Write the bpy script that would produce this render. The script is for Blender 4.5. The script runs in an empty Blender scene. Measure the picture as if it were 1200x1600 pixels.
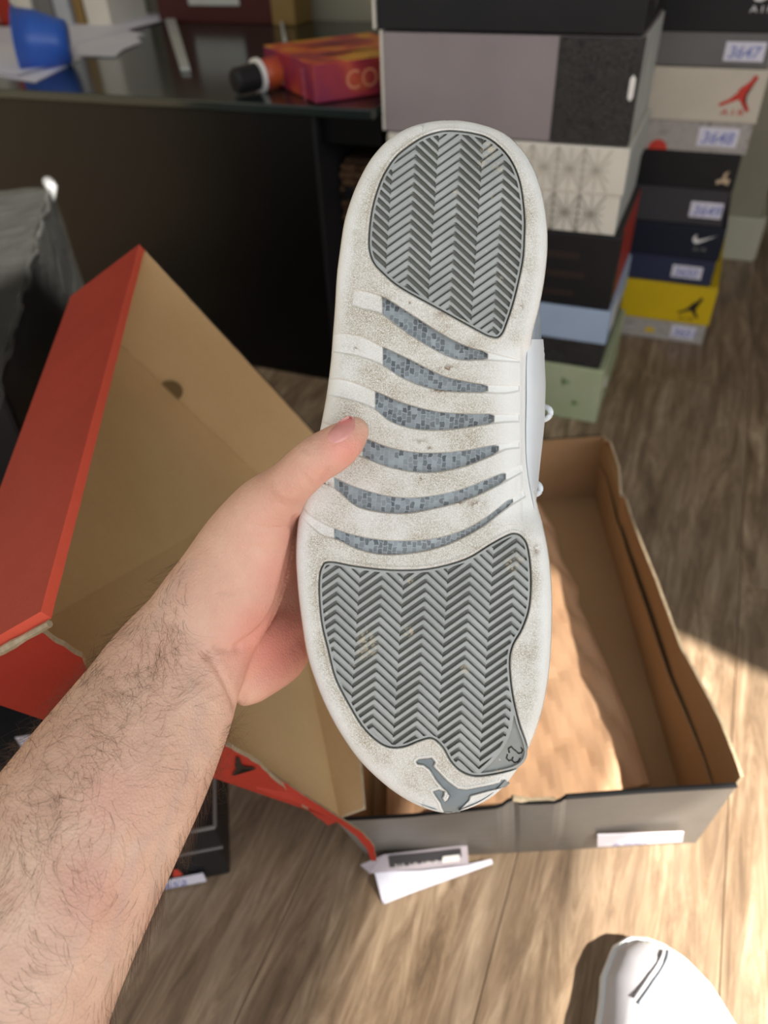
import bpy, bmesh, random
import numpy as np
from math import *
from mathutils import Vector, Matrix
from mathutils.bvhtree import BVHTree
random.seed(4); rng = np.random.default_rng(4)
SC = bpy.context.scene; COL = SC.collection

# ---------------------------------------------------------------- camera (room frame: X along the box fronts, Y into the room)
FP = 1150.; HC = .62; TH = radians(40.8); YAW = radians(23.5); RO = radians(2.7)
CP = np.array([0, 0, HC])
Fh = np.array([-sin(YAW), cos(YAW), 0]); R0 = np.array([cos(YAW), sin(YAW), 0]); ZZ = np.array([0, 0, 1.])
CF = cos(TH)*Fh - sin(TH)*ZZ; U0 = sin(TH)*Fh + cos(TH)*ZZ
CR = cos(RO)*R0 - sin(RO)*U0; CU = cos(RO)*U0 + sin(RO)*R0
def ray(x, y): return CF + CR*((x-600)/FP) - CU*((y-800)/FP)
def P(x, y, d): return CP + ray(x, y)*d
def onz(x, y, z=0.): r = ray(x, y); return CP + r*((z-HC)/r[2])
def ony(x, y, Y): r = ray(x, y); return CP + r*(Y/r[1])
def projv(p):
    q = np.asarray(p) - CP; z = q@CF
    return 600+FP*(q@CR)/z, 800-FP*(q@CU)/z, z
cd = bpy.data.cameras.new('camera'); cam = bpy.data.objects.new('camera', cd); COL.objects.link(cam)
cd.sensor_fit = 'VERTICAL'; cd.sensor_height = 36; cd.lens = 36*FP/1600
cam.matrix_world = Matrix(((CR[0], CU[0], -CF[0], 0), (CR[1], CU[1], -CF[1], 0), (CR[2], CU[2], -CF[2], HC), (0, 0, 0, 1)))
cd.clip_start = .01
cd.dof.use_dof = True; cd.dof.focus_distance = .308; cd.dof.aperture_fstop = 8.
SC.camera = cam
# ---------------------------------------------------------------- light
w = bpy.data.worlds.new('world'); SC.world = w; w.use_nodes = True
w.node_tree.nodes['Background'].inputs[0].default_value = (.93, .96, 1., 1)
w.node_tree.nodes['Background'].inputs[1].default_value = .74
sun = bpy.data.objects.new('sun', bpy.data.lights.new('sun', 'SUN')); COL.objects.link(sun)
sun.data.energy = 16.; sun.data.angle = radians(.8); sun.data.color = (1, .93, .82)
SUND = Vector((-.70, .20, -1.)); sun.rotation_euler = SUND.to_track_quat('-Z', 'Y').to_euler()
def area(name, loc, to, sx, sy, e, col):
    a = bpy.data.objects.new(name, bpy.data.lights.new(name, 'AREA')); COL.objects.link(a)
    a.data.shape = 'RECTANGLE'; a.data.size = sx; a.data.size_y = sy; a.data.energy = e; a.data.color = col
    a.location = loc; a.rotation_euler = (Vector(to)-Vector(loc)).to_track_quat('-Z', 'Y').to_euler()
area('window_daylight', (.97, -.55, .95), (-.3, .1, .35), 1.6, 1.2, 14., (.93, .97, 1))
SC.view_settings.view_transform = 'Standard'; SC.view_settings.look = 'None'
SC.view_settings.exposure = 0.; SC.view_settings.gamma = 1.; SC.view_settings.use_curve_mapping = False

# ---------------------------------------------------------------- materials
def lin(c): return tuple(((v/255)/12.92 if v/255 <= .04045 else ((v/255+.055)/1.055)**2.4) for v in c) + (1,)
class M:
    def __init__(s, name, col=(128, 128, 128), rough=.6, spec=.4, metal=0.):
        s.m = bpy.data.materials.new(name); s.m.use_nodes = True; s.t = s.m.node_tree; s.b = s.t.nodes['Principled BSDF']
        s.b.inputs['Base Color'].default_value = lin(col); s.b.inputs['Roughness'].default_value = rough
        s.b.inputs['Specular IOR Level'].default_value = spec; s.b.inputs['Metallic'].default_value = metal
        s.m.diffuse_color = lin(col)
    def n(s, ty, **k):
        nd = s.t.nodes.new(ty)
        for a, v in k.items():
            if a.startswith('i_'): nd.inputs[a[2:].replace('_', ' ')].default_value = v
            else: setattr(nd, a, v)
        return nd
    def l(s, a, b): s.t.links.new(a, b)
    def coord(s, sc=(1, 1, 1), rot=(0, 0, 0), kind='Object'):
        tc = s.n('ShaderNodeTexCoord'); mp = s.n('ShaderNodeMapping')
        mp.inputs['Scale'].default_value = sc; mp.inputs['Rotation'].default_value = rot
        s.l(tc.outputs[kind], mp.inputs[0]); return mp.outputs[0]
    def noise(s, vec, scale, detail=3, rough=.5, dist=0.):
        nd = s.n('ShaderNodeTexNoise'); nd.inputs['Scale'].default_value = scale; nd.inputs['Detail'].default_value = detail
        nd.inputs['Roughness'].default_value = rough; nd.inputs['Distortion'].default_value = dist
        s.l(vec, nd.inputs['Vector']); return nd.outputs[0]
    def ramp(s, fac, stops):
        r = s.n('ShaderNodeValToRGB'); e = r.color_ramp.elements
        while len(e) < len(stops): e.new(.5)
        for el, (p, c) in zip(e, stops): el.position = p; el.color = lin(c) if len(c) == 3 else c
        s.l(fac, r.inputs[0]); return r.outputs[0]
    def mix(s, fac, a, b, mode='MIX'):
        m = s.n('ShaderNodeMix', data_type='RGBA', blend_type=mode)
        for sock, v in ((m.inputs[0], fac), (m.inputs[6], a), (m.inputs[7], b)):
            if isinstance(v, (int, float)): sock.default_value = v
            elif isinstance(v, tuple): sock.default_value = lin(v) if len(v) == 3 else v
            else: s.l(v, sock)
        return m.outputs[2]
    def math(s, op, a, b=0., c=0.):
        m = s.n('ShaderNodeMath', operation=op)
        for sock, v in zip(m.inputs, (a, b, c)):
            if isinstance(v, (int, float)): sock.default_value = v
            else: s.l(v, sock)
        return m.outputs[0]
    def base(s, c): s.l(c, s.b.inputs['Base Color'])
    def bump(s, h, dist=.001, st=1.):
        b = s.n('ShaderNodeBump'); b.inputs['Distance'].default_value = dist; b.inputs['Strength'].default_value = st
        s.l(h, b.inputs['Height']); s.l(b.outputs[0], s.b.inputs['Normal'])
def mottled(name, c1, c2, scale=20, rough=.7, spec=.3, bump=.0002, sc=(1, 1, 1), bscale=None):
    m = M(name, c1, rough, spec); v = m.coord(sc); f = m.noise(v, scale, 4)
    m.base(m.ramp(f, [(.35, c1), (.68, c2)])); m.bump(m.noise(v, bscale or scale*6, 3), bump); return m.m

def attr(m, name):
    a = m.n('ShaderNodeAttribute'); a.attribute_name = name; return a.outputs['Fac']
# worn white rubber
m = M('worn_white_rubber', (222, 222, 218), .55, .35); v = m.coord()
g = m.noise(v, 2000, 2, .7); g2 = m.noise(v, 60, 4, .6); dirt = attr(m, 'dirt')
f = m.math('MULTIPLY', dirt, m.math('MULTIPLY_ADD', g2, 1.5, -.15))
sp = m.math('MULTIPLY_ADD', g, 4.0, -1.6)
f2 = m.math('ADD', m.math('MULTIPLY', f, .42), m.math('MULTIPLY', m.math('MULTIPLY', f, sp), .9)); f2 = m.math('MINIMUM', m.math('MAXIMUM', f2, 0), 1)
c = m.mix(f2, (234, 233, 229), (160, 147, 122))
big = m.ramp(m.noise(v, 95, 5, .7), [(.66, (0, 0, 0)), (.76, (255, 255, 255))])
c = m.mix(m.math('MULTIPLY', m.math('MULTIPLY', big, dirt), .55), c, (126, 104, 76))
sm_ = m.math('MULTIPLY', attr(m, 'stain'), m.math('GREATER_THAN', m.noise(v, 420, 4, .7), .47)); c = m.mix(sm_, c, (120, 94, 66))
m.base(c); m.bump(g, .0003, .6); m.b.inputs['Subsurface Weight'].default_value = 0.; RUB = m.m
m = M('clean_white_rubber', (226, 231, 236), .45, .4); v = m.coord(); m.base(m.ramp(m.noise(v, 40, 3), [(.3, (222, 228, 234)), (.7, (231, 235, 239))])); m.bump(m.noise(v, 900, 2), .0001, .4); WHT = m.m
m = M('grey_tread_rubber', (142, 147, 147), .5, .45); v = m.coord(); gg = m.noise(v, 700, 3)
c = m.ramp(m.noise(v, 55, 4), [(.3, (151, 153, 150)), (.7, (168, 170, 167))])
c = m.mix(m.math('MULTIPLY', attr(m, 'groove_shade'), .8), c, (92, 89, 78))  # shade in the tread grooves and recesses, painted into the rubber colour
db = m.math('MULTIPLY', attr(m, 'debris'), m.math('GREATER_THAN', m.noise(v, 650, 3, .6), .5)); c = m.mix(db, c, (186, 176, 156))
c = m.mix(m.ramp(m.noise(v, 420, 2, .5), [(.735, (0, 0, 0)), (.76, (255, 255, 255))]), c, (190, 184, 170))
m.base(c); m.bump(gg, .0002, .5); TREAD = m.m
m = M('grey_logo_rubber', (124, 131, 134), .5, .4); v = m.coord(); m.base(m.ramp(m.noise(v, 90, 3), [(.3, (116, 123, 126)), (.7, (134, 140, 142))])); LOGO = m.m
# carbon weave: staggered blocks
m = M('carbon_weave', (120, 128, 134), .3, .6); v = m.coord(); 
dv = m.n('ShaderNodeVectorMath', operation='ADD'); m.l(v, dv.inputs[0])
nz = m.n('ShaderNodeTexNoise', i_Scale=500.); nz.inputs['Scale'].default_value = 380; m.l(v, nz.inputs['Vector'])
sc_ = m.n('ShaderNodeVectorMath', operation='SCALE'); sc_.inputs[3].default_value = .0009; m.l(nz.outputs[1], sc_.inputs[0]); m.l(sc_.outputs[0], dv.inputs[1])
uvn = m.n('ShaderNodeUVMap'); 
b = m.n('ShaderNodeTexBrick'); b.offset = .5; b.inputs['Scale'].default_value = 1.; b.inputs['Brick Width'].default_value = 9.5; b.inputs['Row Height'].default_value = 7.5
b.inputs['Mortar Size'].default_value = .9; b.inputs['Mortar Smooth'].default_value = .6; b.inputs['Bias'].default_value = -.15
b.inputs['Color1'].default_value = lin((70, 76, 82)); b.inputs['Color2'].default_value = lin((162, 171, 176)); b.inputs['Mortar'].default_value = lin((150, 157, 161))
ad = m.n('ShaderNodeVectorMath', operation='ADD'); s2 = m.n('ShaderNodeVectorMath', operation='SCALE'); s2.inputs[3].default_value = 7.
m.l(nz.outputs[1], s2.inputs[0]); m.l(uvn.outputs[0], ad.inputs[0]); m.l(s2.outputs[0], ad.inputs[1]); m.l(ad.outputs[0], b.inputs['Vector'])
cc = m.mix(m.ramp(m.noise(v, 260, 3), [(.4, (0, 0, 0)), (.65, (255, 255, 255))]), b.outputs[0], (120, 124, 124))
cc = m.mix(.35, b.outputs[0], cc); m.base(cc); m.b.inputs['Coat Weight'].default_value = .6; m.b.inputs['Coat Roughness'].default_value = .15
m.bump(m.noise(v, 500, 2), .0002, .5); CARB = m.m
GREYF = mottled('grey_heel_fabric', (138, 148, 160), (154, 163, 174), 80, .85, .2, .0003)
# skin
m = M('skin', (214, 168, 143), .5, .35); v = m.coord()
c = m.ramp(m.noise(v, 34, 4, .6), [(.3, (206, 163, 141)), (.55, (217, 177, 154)), (.75, (226, 190, 166))])
c = m.mix(m.math('MULTIPLY', attr(m, 'pink'), .8), c, (222, 138, 124))
c = m.mix(m.ramp(m.noise(v, 260, 3), [(.6, (0, 0, 0)), (.8, (90, 90, 90))]), c, (196, 128, 112)); c = m.mix(m.math('MULTIPLY', attr(m, 'vein'), .14), c, (158, 150, 156)); m.base(c)
m.b.inputs['Subsurface Weight'].default_value = .12; m.b.inputs['Subsurface Radius'].default_value = (.008, .003, .0015); m.b.inputs['Subsurface Scale'].default_value = .6
vo = m.n('ShaderNodeTexVoronoi'); vo.inputs['Scale'].default_value = 900; m.l(v, vo.inputs['Vector'])
m.bump(m.math('ADD', m.math('MULTIPLY', vo.outputs[0], .4), m.noise(v, 220, 4)), .0010, .45); SKIN = m.m
m = M('nail', (214, 150, 140), .25, .5); v = m.coord(); m.base(m.ramp(m.noise(v, 120, 2), [(.3, (206, 138, 130)), (.7, (220, 158, 148))])); NAIL = m.m
HAIR = M('arm_hair', (88, 64, 48), .5, .3).m
# card
def card(name, c1, c2, rough=.75, scale=9):
    m = M(name, c1, rough, .25); v = m.coord(); f = m.noise(v, scale, 5, .6); m.base(m.mix(.25, m.ramp(f, [(.3, c1), (.7, c2)]), m.ramp(m.noise(v, 420, 2), [(.35, c1), (.65, c2)])))
    m.bump(m.noise(v, 30, 3), .002, .3); return m.m
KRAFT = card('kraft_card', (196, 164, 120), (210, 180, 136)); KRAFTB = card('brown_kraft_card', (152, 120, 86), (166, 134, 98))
KPAPER = card('kraft_packing_paper', (206, 162, 126), (216, 176, 142), .7, 14)
REDC = card('red_card', (150, 46, 34), (168, 54, 40), .5); REDE = card('red_card_edge', (222, 90, 68), (230, 98, 76), .5)
EDGE = card('torn_card_edge', (188, 172, 146), (150, 132, 106), .9, 90)
BLKC = card('black_card', (26, 26, 28), (34, 33, 34), .42); BLKG = card('charcoal_card', (98, 94, 89), (112, 107, 101), .38)
WPAP = card('white_paper', (214, 212, 226), (228, 226, 236), .6)
def flat(name, c, rough=.55, spec=.35): return mottled(name, tuple(max(0, int(q*.95)) for q in c), c, 12, rough, spec, .0002)
GREYL = flat('warm_grey_card', (140, 130, 132)); WHITEC = flat('off_white_card', (214, 208, 196)); CREAM = flat('cream_card', (208, 196, 178))
BLUEC = flat('light_blue_card', (160, 176, 200)); GREENC = mottled('sage_green_card', (172, 176, 146), (160, 170, 134), 22, .6); NAVY = flat('navy_card', (16, 22, 40)); NAVYB = flat('faded_navy_card', (44, 48, 74))
YEL = flat('yellow_card', (214, 178, 14)); DGREY = flat('dark_grey_card', (60, 58, 62)); MGREY = flat('mid_grey_card', (112, 108, 106)); TEALW = flat('pale_grey_card', (180, 182, 178))
STK = flat('white_sticker', (226, 220, 232), .4); INK = flat('blue_ink', (140, 146, 200)); REDP = flat('red_print', (206, 62, 48)); WPR = flat('white_print', (228, 224, 220)); BLKP = flat('black_print', (38, 32, 26)); BRP = flat('brown_print', (78, 56, 46)); GRP = flat('grey_print', (150, 146, 138))
m = M('elephant_print', (40, 38, 38), .6); v = m.coord((1, 1, 1.6)); n1 = m.noise(v, 120, 3, .6, 2.5); m.base(m.ramp(n1, [(.47, (24, 22, 22)), (.53, (66, 63, 60)), (.6, (26, 24, 24))])); m.bump(n1, .001, .4); ELE = m.m
m = M('cement_print', (160, 152, 146), .6); v = m.coord(); m.base(m.ramp(m.noise(v, 110, 4, .7), [(.3, (120, 114, 110)), (.42, (166, 158, 152)), (.7, (176, 168, 160))])); CEM = m.m
m = M('floor_wood', (120, 100, 78), .42, .4)
oi = m.n('ShaderNodeObjectInfo'); v0 = m.coord((1, 1, 1)); cb = m.n('ShaderNodeCombineXYZ'); m.l(m.math('MULTIPLY', oi.outputs['Random'], 37.), cb.inputs[0]); m.l(m.math('MULTIPLY', oi.outputs['Random'], 11.), cb.inputs[1])
ad = m.n('ShaderNodeVectorMath', operation='ADD'); m.l(v0, ad.inputs[0]); m.l(cb.outputs[0], ad.inputs[1])
mp = m.n('ShaderNodeMapping'); mp.inputs['Scale'].default_value = (1, .11, 1); m.l(ad.outputs[0], mp.inputs[0])
mp2 = m.n('ShaderNodeMapping'); mp2.inputs['Scale'].default_value = (1, .28, 1); m.l(ad.outputs[0], mp2.inputs[0])
g1 = m.noise(mp.outputs[0], 60, 8, .74, .9); g3 = m.noise(mp2.outputs[0], 17, 4, .6, 1.2)
c = m.ramp(g1, [(.32, (84, 68, 52)), (.46, (128, 106, 84)), (.56, (156, 134, 110)), (.7, (190, 168, 142))])
c = m.mix(m.ramp(g3, [(.38, (0, 0, 0)), (.7, (200, 200, 200))]), c, (98, 82, 68))
c = m.mix(m.math('MULTIPLY', oi.outputs['Random'], .25), c, (128, 110, 92))
m.base(c); m.bump(g1, .0008, .5); WOOD = m.m
GAP = flat('joint_dark', (78, 64, 52)); WALLM = mottled('wall_paint', (150, 144, 124), (158, 152, 132), 6, .8, .2, .0003); TRIMM = flat('trim_paint', (196, 192, 172), .4)
BLKG2 = M('black_gloss', (7, 7, 8), .35, .22).m
m = M('dark_glass', (40, 52, 50), .16, .5); v = m.coord(); m.base(m.ramp(m.noise(v, 3, 2), [(.3, (24, 31, 30)), (.7, (34, 43, 41))])); GLASSD = m.m
m = M('clear_plastic', (200, 205, 205), .1); m.b.inputs['Transmission Weight'].default_value = .9; m.b.inputs['IOR'].default_value = 1.3; CLR = m.m
m = M('plastic_wrap', (84, 86, 84), .16, .7); m.b.inputs['Alpha'].default_value = .28; v = m.coord(); m.bump(m.noise(v, 26, 5, .6, 1.5), .01, .8); WRAP = m.m
BLUEP = M('blue_plastic', (46, 96, 186), .35, .4).m; BLUEP.node_tree.nodes['Principled BSDF'].inputs['Subsurface Weight'].default_value = .1
WICK = mottled('wicker', (92, 66, 42), (58, 40, 26), 60, .8); DRED = flat('dark_red', (66, 14, 14)); DRK = flat('dark_interior', (14, 12, 12)); OCH = flat('ochre_wood', (132, 104, 58))
m = M('sunset_print', (160, 50, 40), .4); v = m.coord((1, 1, 1), (0, 0, .6)); m.base(m.ramp(m.noise(v, 16, 2, .5, .6), [(.3, (120, 24, 62)), (.45, (176, 50, 40)), (.55, (206, 92, 36)), (.66, (220, 160, 40)), (.75, (40, 24, 20))])); SUNS = m.m
m = M('magenta_print', (130, 36, 66), .4); v = m.coord(); m.base(m.ramp(m.noise(v, 16, 2), [(.35, (112, 26, 70)), (.55, (150, 44, 52)), (.7, (186, 84, 44))])); MAGP = m.m
m = M('knit_mesh', (205, 203, 199), .8, .2); v = m.coord(); vo = m.n('ShaderNodeTexVoronoi'); vo.inputs['Scale'].default_value = 420; m.l(v, vo.inputs['Vector']); m.base(m.ramp(vo.outputs[0], [(.1, (186, 184, 180)), (.6, (212, 210, 206))])); m.bump(vo.outputs[0], .001, .4); KNIT = m.m

# ---------------------------------------------------------------- object helpers
def props(o, label=None, cat=None, group=None, kind=None):
    for k, v in (('label', label), ('category', cat), ('group', group), ('kind', kind)):
        if v: o[k] = v
    return o
def thing(name, label, cat, loc, group=None):
    o = bpy.data.objects.new(name, None); COL.objects.link(o); o.location = tuple(loc); o.empty_display_size = .02
    return props(o, label, cat, group)
def mesh(name, V, Fs, mats, parent=None, mi=None, smooth=False, attrs=None, uv=None):
    V = np.asarray(V, float).reshape(-1, 3).copy(); off = np.zeros(3); p = parent
    while p is not None: off += np.array(p.location); p = p.parent
    V -= off
    me = bpy.data.meshes.new(name); 
    if isinstance(Fs, np.ndarray):
        me.vertices.add(len(V)); me.vertices.foreach_set('co', V.ravel())
        nf, k = Fs.shape; me.loops.add(nf*k); me.loops.foreach_set('vertex_index', Fs.ravel().astype(np.int32))
        me.polygons.add(nf); me.polygons.foreach_set('loop_start', np.arange(0, nf*k, k, dtype=np.int32)); me.polygons.foreach_set('loop_total', np.full(nf, k, dtype=np.int32)); me.update(calc_edges=True)
    else: me.from_pydata([tuple(v) for v in V], [], [tuple(f) for f in Fs])
    for mm in (mats if isinstance(mats, (list, tuple)) else [mats]): me.materials.append(mm)
    if mi is not None: me.polygons.foreach_set('material_index', np.asarray(mi, dtype=np.int32))
    if smooth: me.polygons.foreach_set('use_smooth', np.ones(len(me.polygons), dtype=bool))
    if attrs:
        for k, a in attrs.items():
            at = me.attributes.new(k, 'FLOAT', 'POINT'); at.data.foreach_set('value', np.asarray(a, dtype=np.float32).ravel())
    if uv is not None:
        ul = me.uv_layers.new(name='UVMap'); li = np.empty(len(me.loops), dtype=np.int32); me.loops.foreach_get('vertex_index', li)
        ul.data.foreach_set('uv', np.asarray(uv, dtype=np.float32)[li].ravel())
    me.update(); o = bpy.data.objects.new(name, me); COL.objects.link(o)
    if parent is not None: o.parent = parent
    return o
BF = [(0, 3, 2, 1), (4, 5, 6, 7), (0, 1, 5, 4), (1, 2, 6, 5), (2, 3, 7, 6), (3, 0, 4, 7)]   # bottom top front right back left
def boxv(x0, x1, y0, y1, z0, z1): return np.array([(x0, y0, z0), (x1, y0, z0), (x1, y1, z0), (x0, y1, z0), (x0, y0, z1), (x1, y0, z1), (x1, y1, z1), (x0, y1, z1)])
def bevel(o, w_=.001, seg=2):
    m_ = o.modifiers.new('bevel', 'BEVEL'); m_.width = w_; m_.segments = seg; m_.limit_method = 'ANGLE'; return o
def box(name, b, mats, parent=None, mi=None, bv=.001, rot=0., piv=(0, 0)):
    V = boxv(*b)
    if rot:
        c, s = cos(rot), sin(rot); q = V[:, :2]-np.array(piv); V[:, 0] = piv[0]+q[:, 0]*c-q[:, 1]*s; V[:, 1] = piv[1]+q[:, 0]*s+q[:, 1]*c
    o = mesh(name, V, BF, mats, parent, mi)
    if bv: bevel(o, bv)
    return o
def tube(pts, r, n=8, cap=True):
    pts = [np.asarray(p, float) for p in pts]; V = []; Fs = []
    for i, p in enumerate(pts):
        d = pts[min(i+1, len(pts)-1)]-pts[max(i-1, 0)]; d /= np.linalg.norm(d)+1e-12
        a = np.cross(d, (0.13, .21, .97)); a /= np.linalg.norm(a); b_ = np.cross(d, a); rr = r[i] if hasattr(r, '__len__') else r
        for k in range(n): t = 2*pi*k/n; V.append(p+rr*(cos(t)*a+sin(t)*b_))
    for i in range(len(pts)-1):
        for k in range(n): Fs.append((i*n+k, i*n+(k+1) % n, (i+1)*n+(k+1) % n, (i+1)*n+k))
    if cap: Fs.append(tuple(range(n-1, -1, -1))); Fs.append(tuple((len(pts)-1)*n+k for k in range(n)))
    return V, Fs
def join(parts):
    V = []; Fs = []
    for v, f in parts: o = len(V); V += list(v); Fs += [tuple(i+o for i in q) for q in f]
    return V, Fs
def decal(name, poly, o, ux, uy, n, mat, parent, th=.0004):
    """flat print: 2D polygon (metres) laid at o with axes ux, uy, raised a hair along n"""
    o, ux, uy, n = map(lambda a: np.asarray(a, float), (o, ux, uy, n)); bm = bmesh.new()
    vs = [bm.verts.new(tuple(o+ux*x+uy*y+n*th)) for x, y in poly]; bm.faces.new(vs); bmesh.ops.triangulate(bm, faces=bm.faces[:]); bm.normal_update()
    V = [tuple(v_.co) for v_ in bm.verts]; Fs = [tuple(v_.index for v_ in f.verts) for f in bm.faces]; bm.verts.index_update(); Fs = [tuple(v_.index for v_ in f.verts) for f in bm.faces]; bm.free()
    return mesh(name, V, Fs, mat, parent)
def text(name, s, o, ux, uy, n, h, mat, parent, th=.0006, shear=0., bold=0.):
    cu = bpy.data.curves.new('t', 'FONT'); cu.body = s; cu.size = h*1.4; cu.shear = shear; cu.offset = bold; cu.resolution_u = 3
    ob = bpy.data.objects.new('t', cu); COL.objects.link(ob); dg = bpy.context.evaluated_depsgraph_get(); me = bpy.data.meshes.new_from_object(ob.evaluated_get(dg))
    V = np.array([tuple(v_.co) for v_ in me.vertices]).reshape(-1, 3); Fs = [tuple(p.vertices) for p in me.polygons]; bpy.data.objects.remove(ob); bpy.data.meshes.remove(me)
    o, ux, uy, n = map(lambda a: np.asarray(a, float), (o, ux, uy, n)); W = o+V[:, :1]*ux+V[:, 1:2]*uy+n*th
    return mesh(name, W, Fs, mat, parent)
JUMP = [((x-950)/250, (985-y)/250) for x, y in [(1035, 850), (1065, 860), (1060, 885), (1005, 975), (995, 1010), (1030, 1060), (1058, 1105), (1035, 1118), (990, 1060), (960, 1025), (900, 1050), (825, 1082), (812, 1062), (880, 1030), (930, 985), (950, 945), (975, 925), (1010, 895)]]
SWSH = [(0, .22), (.03, .08), (.10, 0), (.22, -.01), (.36, .06), (1., .42), (.40, .20), (.26, .17), (.16, .20), (.12, .28), (.15, .42), (.06, .34)]

# ---------------------------------------------------------------- room
def S_(o): o['kind'] = 'structure'; return o
floor = bpy.data.objects.new('floor', None); COL.objects.link(floor); S_(floor)
mesh('subfloor', boxv(-2.1, 1.0, -1.2, 2.7, -.03, -.004), BF, GAP, floor)
pw = .16; k = 0; x = -2.1
proto = {}
while x < 1.0-1e-6:
    x1 = min(x+pw, 1.0); y = -1.2-(k*.43) % .9; k += 1
    while y < 2.7:
        a, b_ = max(y, -1.2), min(y+1.25, 2.7)
        if b_-a > .05:
            e = .0003; o = mesh('plank', boxv(x+e, x1-e, a+e, b_-e, -.01, 0.), BF, WOOD, floor); bevel(o, .0004, 1)
        y += 1.25
    x = x1
YB = 1.64; XC = .126
S_(box('wall_back', (-2.1, XC, YB, YB+.1, 0, 2.6), WALLM, bv=.003)); S_(box('wall_return', (XC-.1, XC, YB+.1, 2.7, 0, 2.6), WALLM, bv=.003))
S_(box('baseboard_back', (-2.1, XC+.008, YB-.012, YB, 0, .085), TRIMM, bv=.003)); S_(box('baseboard_return', (XC, XC+.012, YB, 2.7, 0, .085), TRIMM, bv=.003))
S_(box('wall_far', (-2.1, 1.1, 2.7, 2.8, 0, 2.6), WALLM))
S_(box('wall_left', (-2.2, -2.1, -1.2, 2.8, 0, 2.6), WALLM))
S_(box('ceiling', (-2.2, 1.12, .25, 2.8, 2.6, 2.7), TRIMM))
# right wall with the window the sun comes through
X1 = 1.0; WY = .325; WZ = 1.77
wl = boxv(X1, X1+.12, WY, 2.8, 0, 2.6); parts = [(wl, BF), (boxv(X1, X1+.12, -1.2, WY, 0, .32), BF), (boxv(X1, X1+.12, -1.2, WY, WZ, 2.6), BF)]
V, Fs = join(parts); S_(mesh('wall_right', V, Fs, WALLM))
wn = S_(thing('window_1', None, None, (X1, WY, .32))); box('window_frame', (X1+.03, X1+.07, WY-.02, WY, .32, WZ), TRIMM, wn); box('window_frame', (X1+.03, X1+.07, -1.2, WY-.02, WZ-.02, WZ), TRIMM, wn)
box('window_sill', (X1-.03, X1+.10, -1.2, WY, .30, .32), TRIMM, wn)

m = M('sun_sheer', (226, 222, 212), .8, .1); m.b.inputs['Alpha'].default_value = .48; m.b.inputs['Base Color'].default_value = lin((226, 222, 212))
box('added_sun_sheer', (X1+.085, X1+.088, -1.19, WY-.001, 1.50, WZ), m.m, wn, bv=0)  # unseen sheet added to weaken the sun through the window top

# ---------------------------------------------------------------- shoebox stacks
def handwriting(s, ctr, w_, parent, hh=.014):
    text('handwriting', s, np.array(ctr)+np.array([-w_/2*.82, 0, -hh*.45]), (1, 0, 0), (0, 0, 1), (0, -1, 0), hh, INK, parent, .0011, .15, .0004)
def shoebox(label, x0, x1, y0, y1, z0, zl, z1, base, lid, group, sidebase=None, sidelid=None, inset=.0025):
    r = thing('shoebox', label, 'shoebox', ((x0+x1)/2, (y0+y1)/2, z0), group)
    sb = sidebase or base; sl = sidelid or lid
    if zl > z0+.002:
        o = box('base', (x0+inset, x1-inset, y0+inset, y1-inset, z0+.0005, zl), [base, sb], r, [0, 0, 0, 1, 0, 1])
    box('lid', (x0, x1, y0, y1, max(zl-.001, z0+.0005), z1), [lid, sl], r, [0, 0, 0, 1, 0, 1], .0018)
    return r
def sticker(r, xa, xb, y, za, zb, txt=None):
    st_ = box('sticker', (xa, xb, y-.0008, y, za, zb), STK, r, bv=.0003)
    if txt: handwriting(txt, ((xa+xb)/2, y, (za+zb)/2-.001), xb-xa, st_, (zb-za)*.62)
G1 = 'shoeboxes in the stack behind the held sneaker'; G2 = 'shoeboxes in the rear stack by the wall corner'
YA = .945; D1 = .205
r = shoebox('sage green shoebox at the very bottom of the nearer stack', -.368, -.066, YA, YA+D1, 0, .0, .087, GREENC, GREENC, G1)
for cx, cz, rr in ((-.118, .062, .008), (-.10, .03, .006), (-.15, .025, .007), (-.19, .05, .008)):
    decal('leaf_print', [(cx+rr*cos(t)*(.6+.4*cos(3*t)), cz+rr*sin(t)*(.6+.4*cos(3*t))) for t in np.linspace(0, 2*pi, 18)[:-1]], (0, YA, 0), (1, 0, 0), (0, 0, 1), (0, -1, 0), flat('leaf_green', (122, 146, 98)), r, .0007)
box('side_tab', (-.067, -.064, YA+.03, YA+.045, .045, .058), WHITEC, r, bv=.001)
r = shoebox('shoebox with light blue lid over a dark speckled base, second from the bottom', -.372, -.072, YA, YA+D1, .088, .128, .175, ELE, BLUEC, G1)
box('side_sticker', (-.0725, -.0712, YA+.04, YA+.075, .13, .165), WHITEC, r, bv=0)
r = shoebox('black shoebox printed with three rows of brown letters, in the nearer stack', -.376, -.076, YA, YA+D1, .176, .177, .272, BLKC, BLKC, G1, REDC, REDC)
box('front_wrap', (-.0765, -.0752, YA, YA+.03, .178, .271), BLKC, r, bv=0)
for i, (s_, dx) in enumerate((('OOO  OOOOO', 0), ('OO OOOOOOO', .004), ('OOO  OOOOO', -.001))):
    text('letter_row', s_, (-.1985+dx, YA, .241-.025*i), (1.05, 0, 0), (0, 0, 1), (0, -1, 0), .0072, BRP, r, .0009)
r = shoebox('off-white shoebox covered in fan line relief, beneath the warm grey box', -.382, -.082, YA, YA+D1, .273, .322, .374, WHITEC, WHITEC, G1, TEALW, TEALW)
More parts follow.
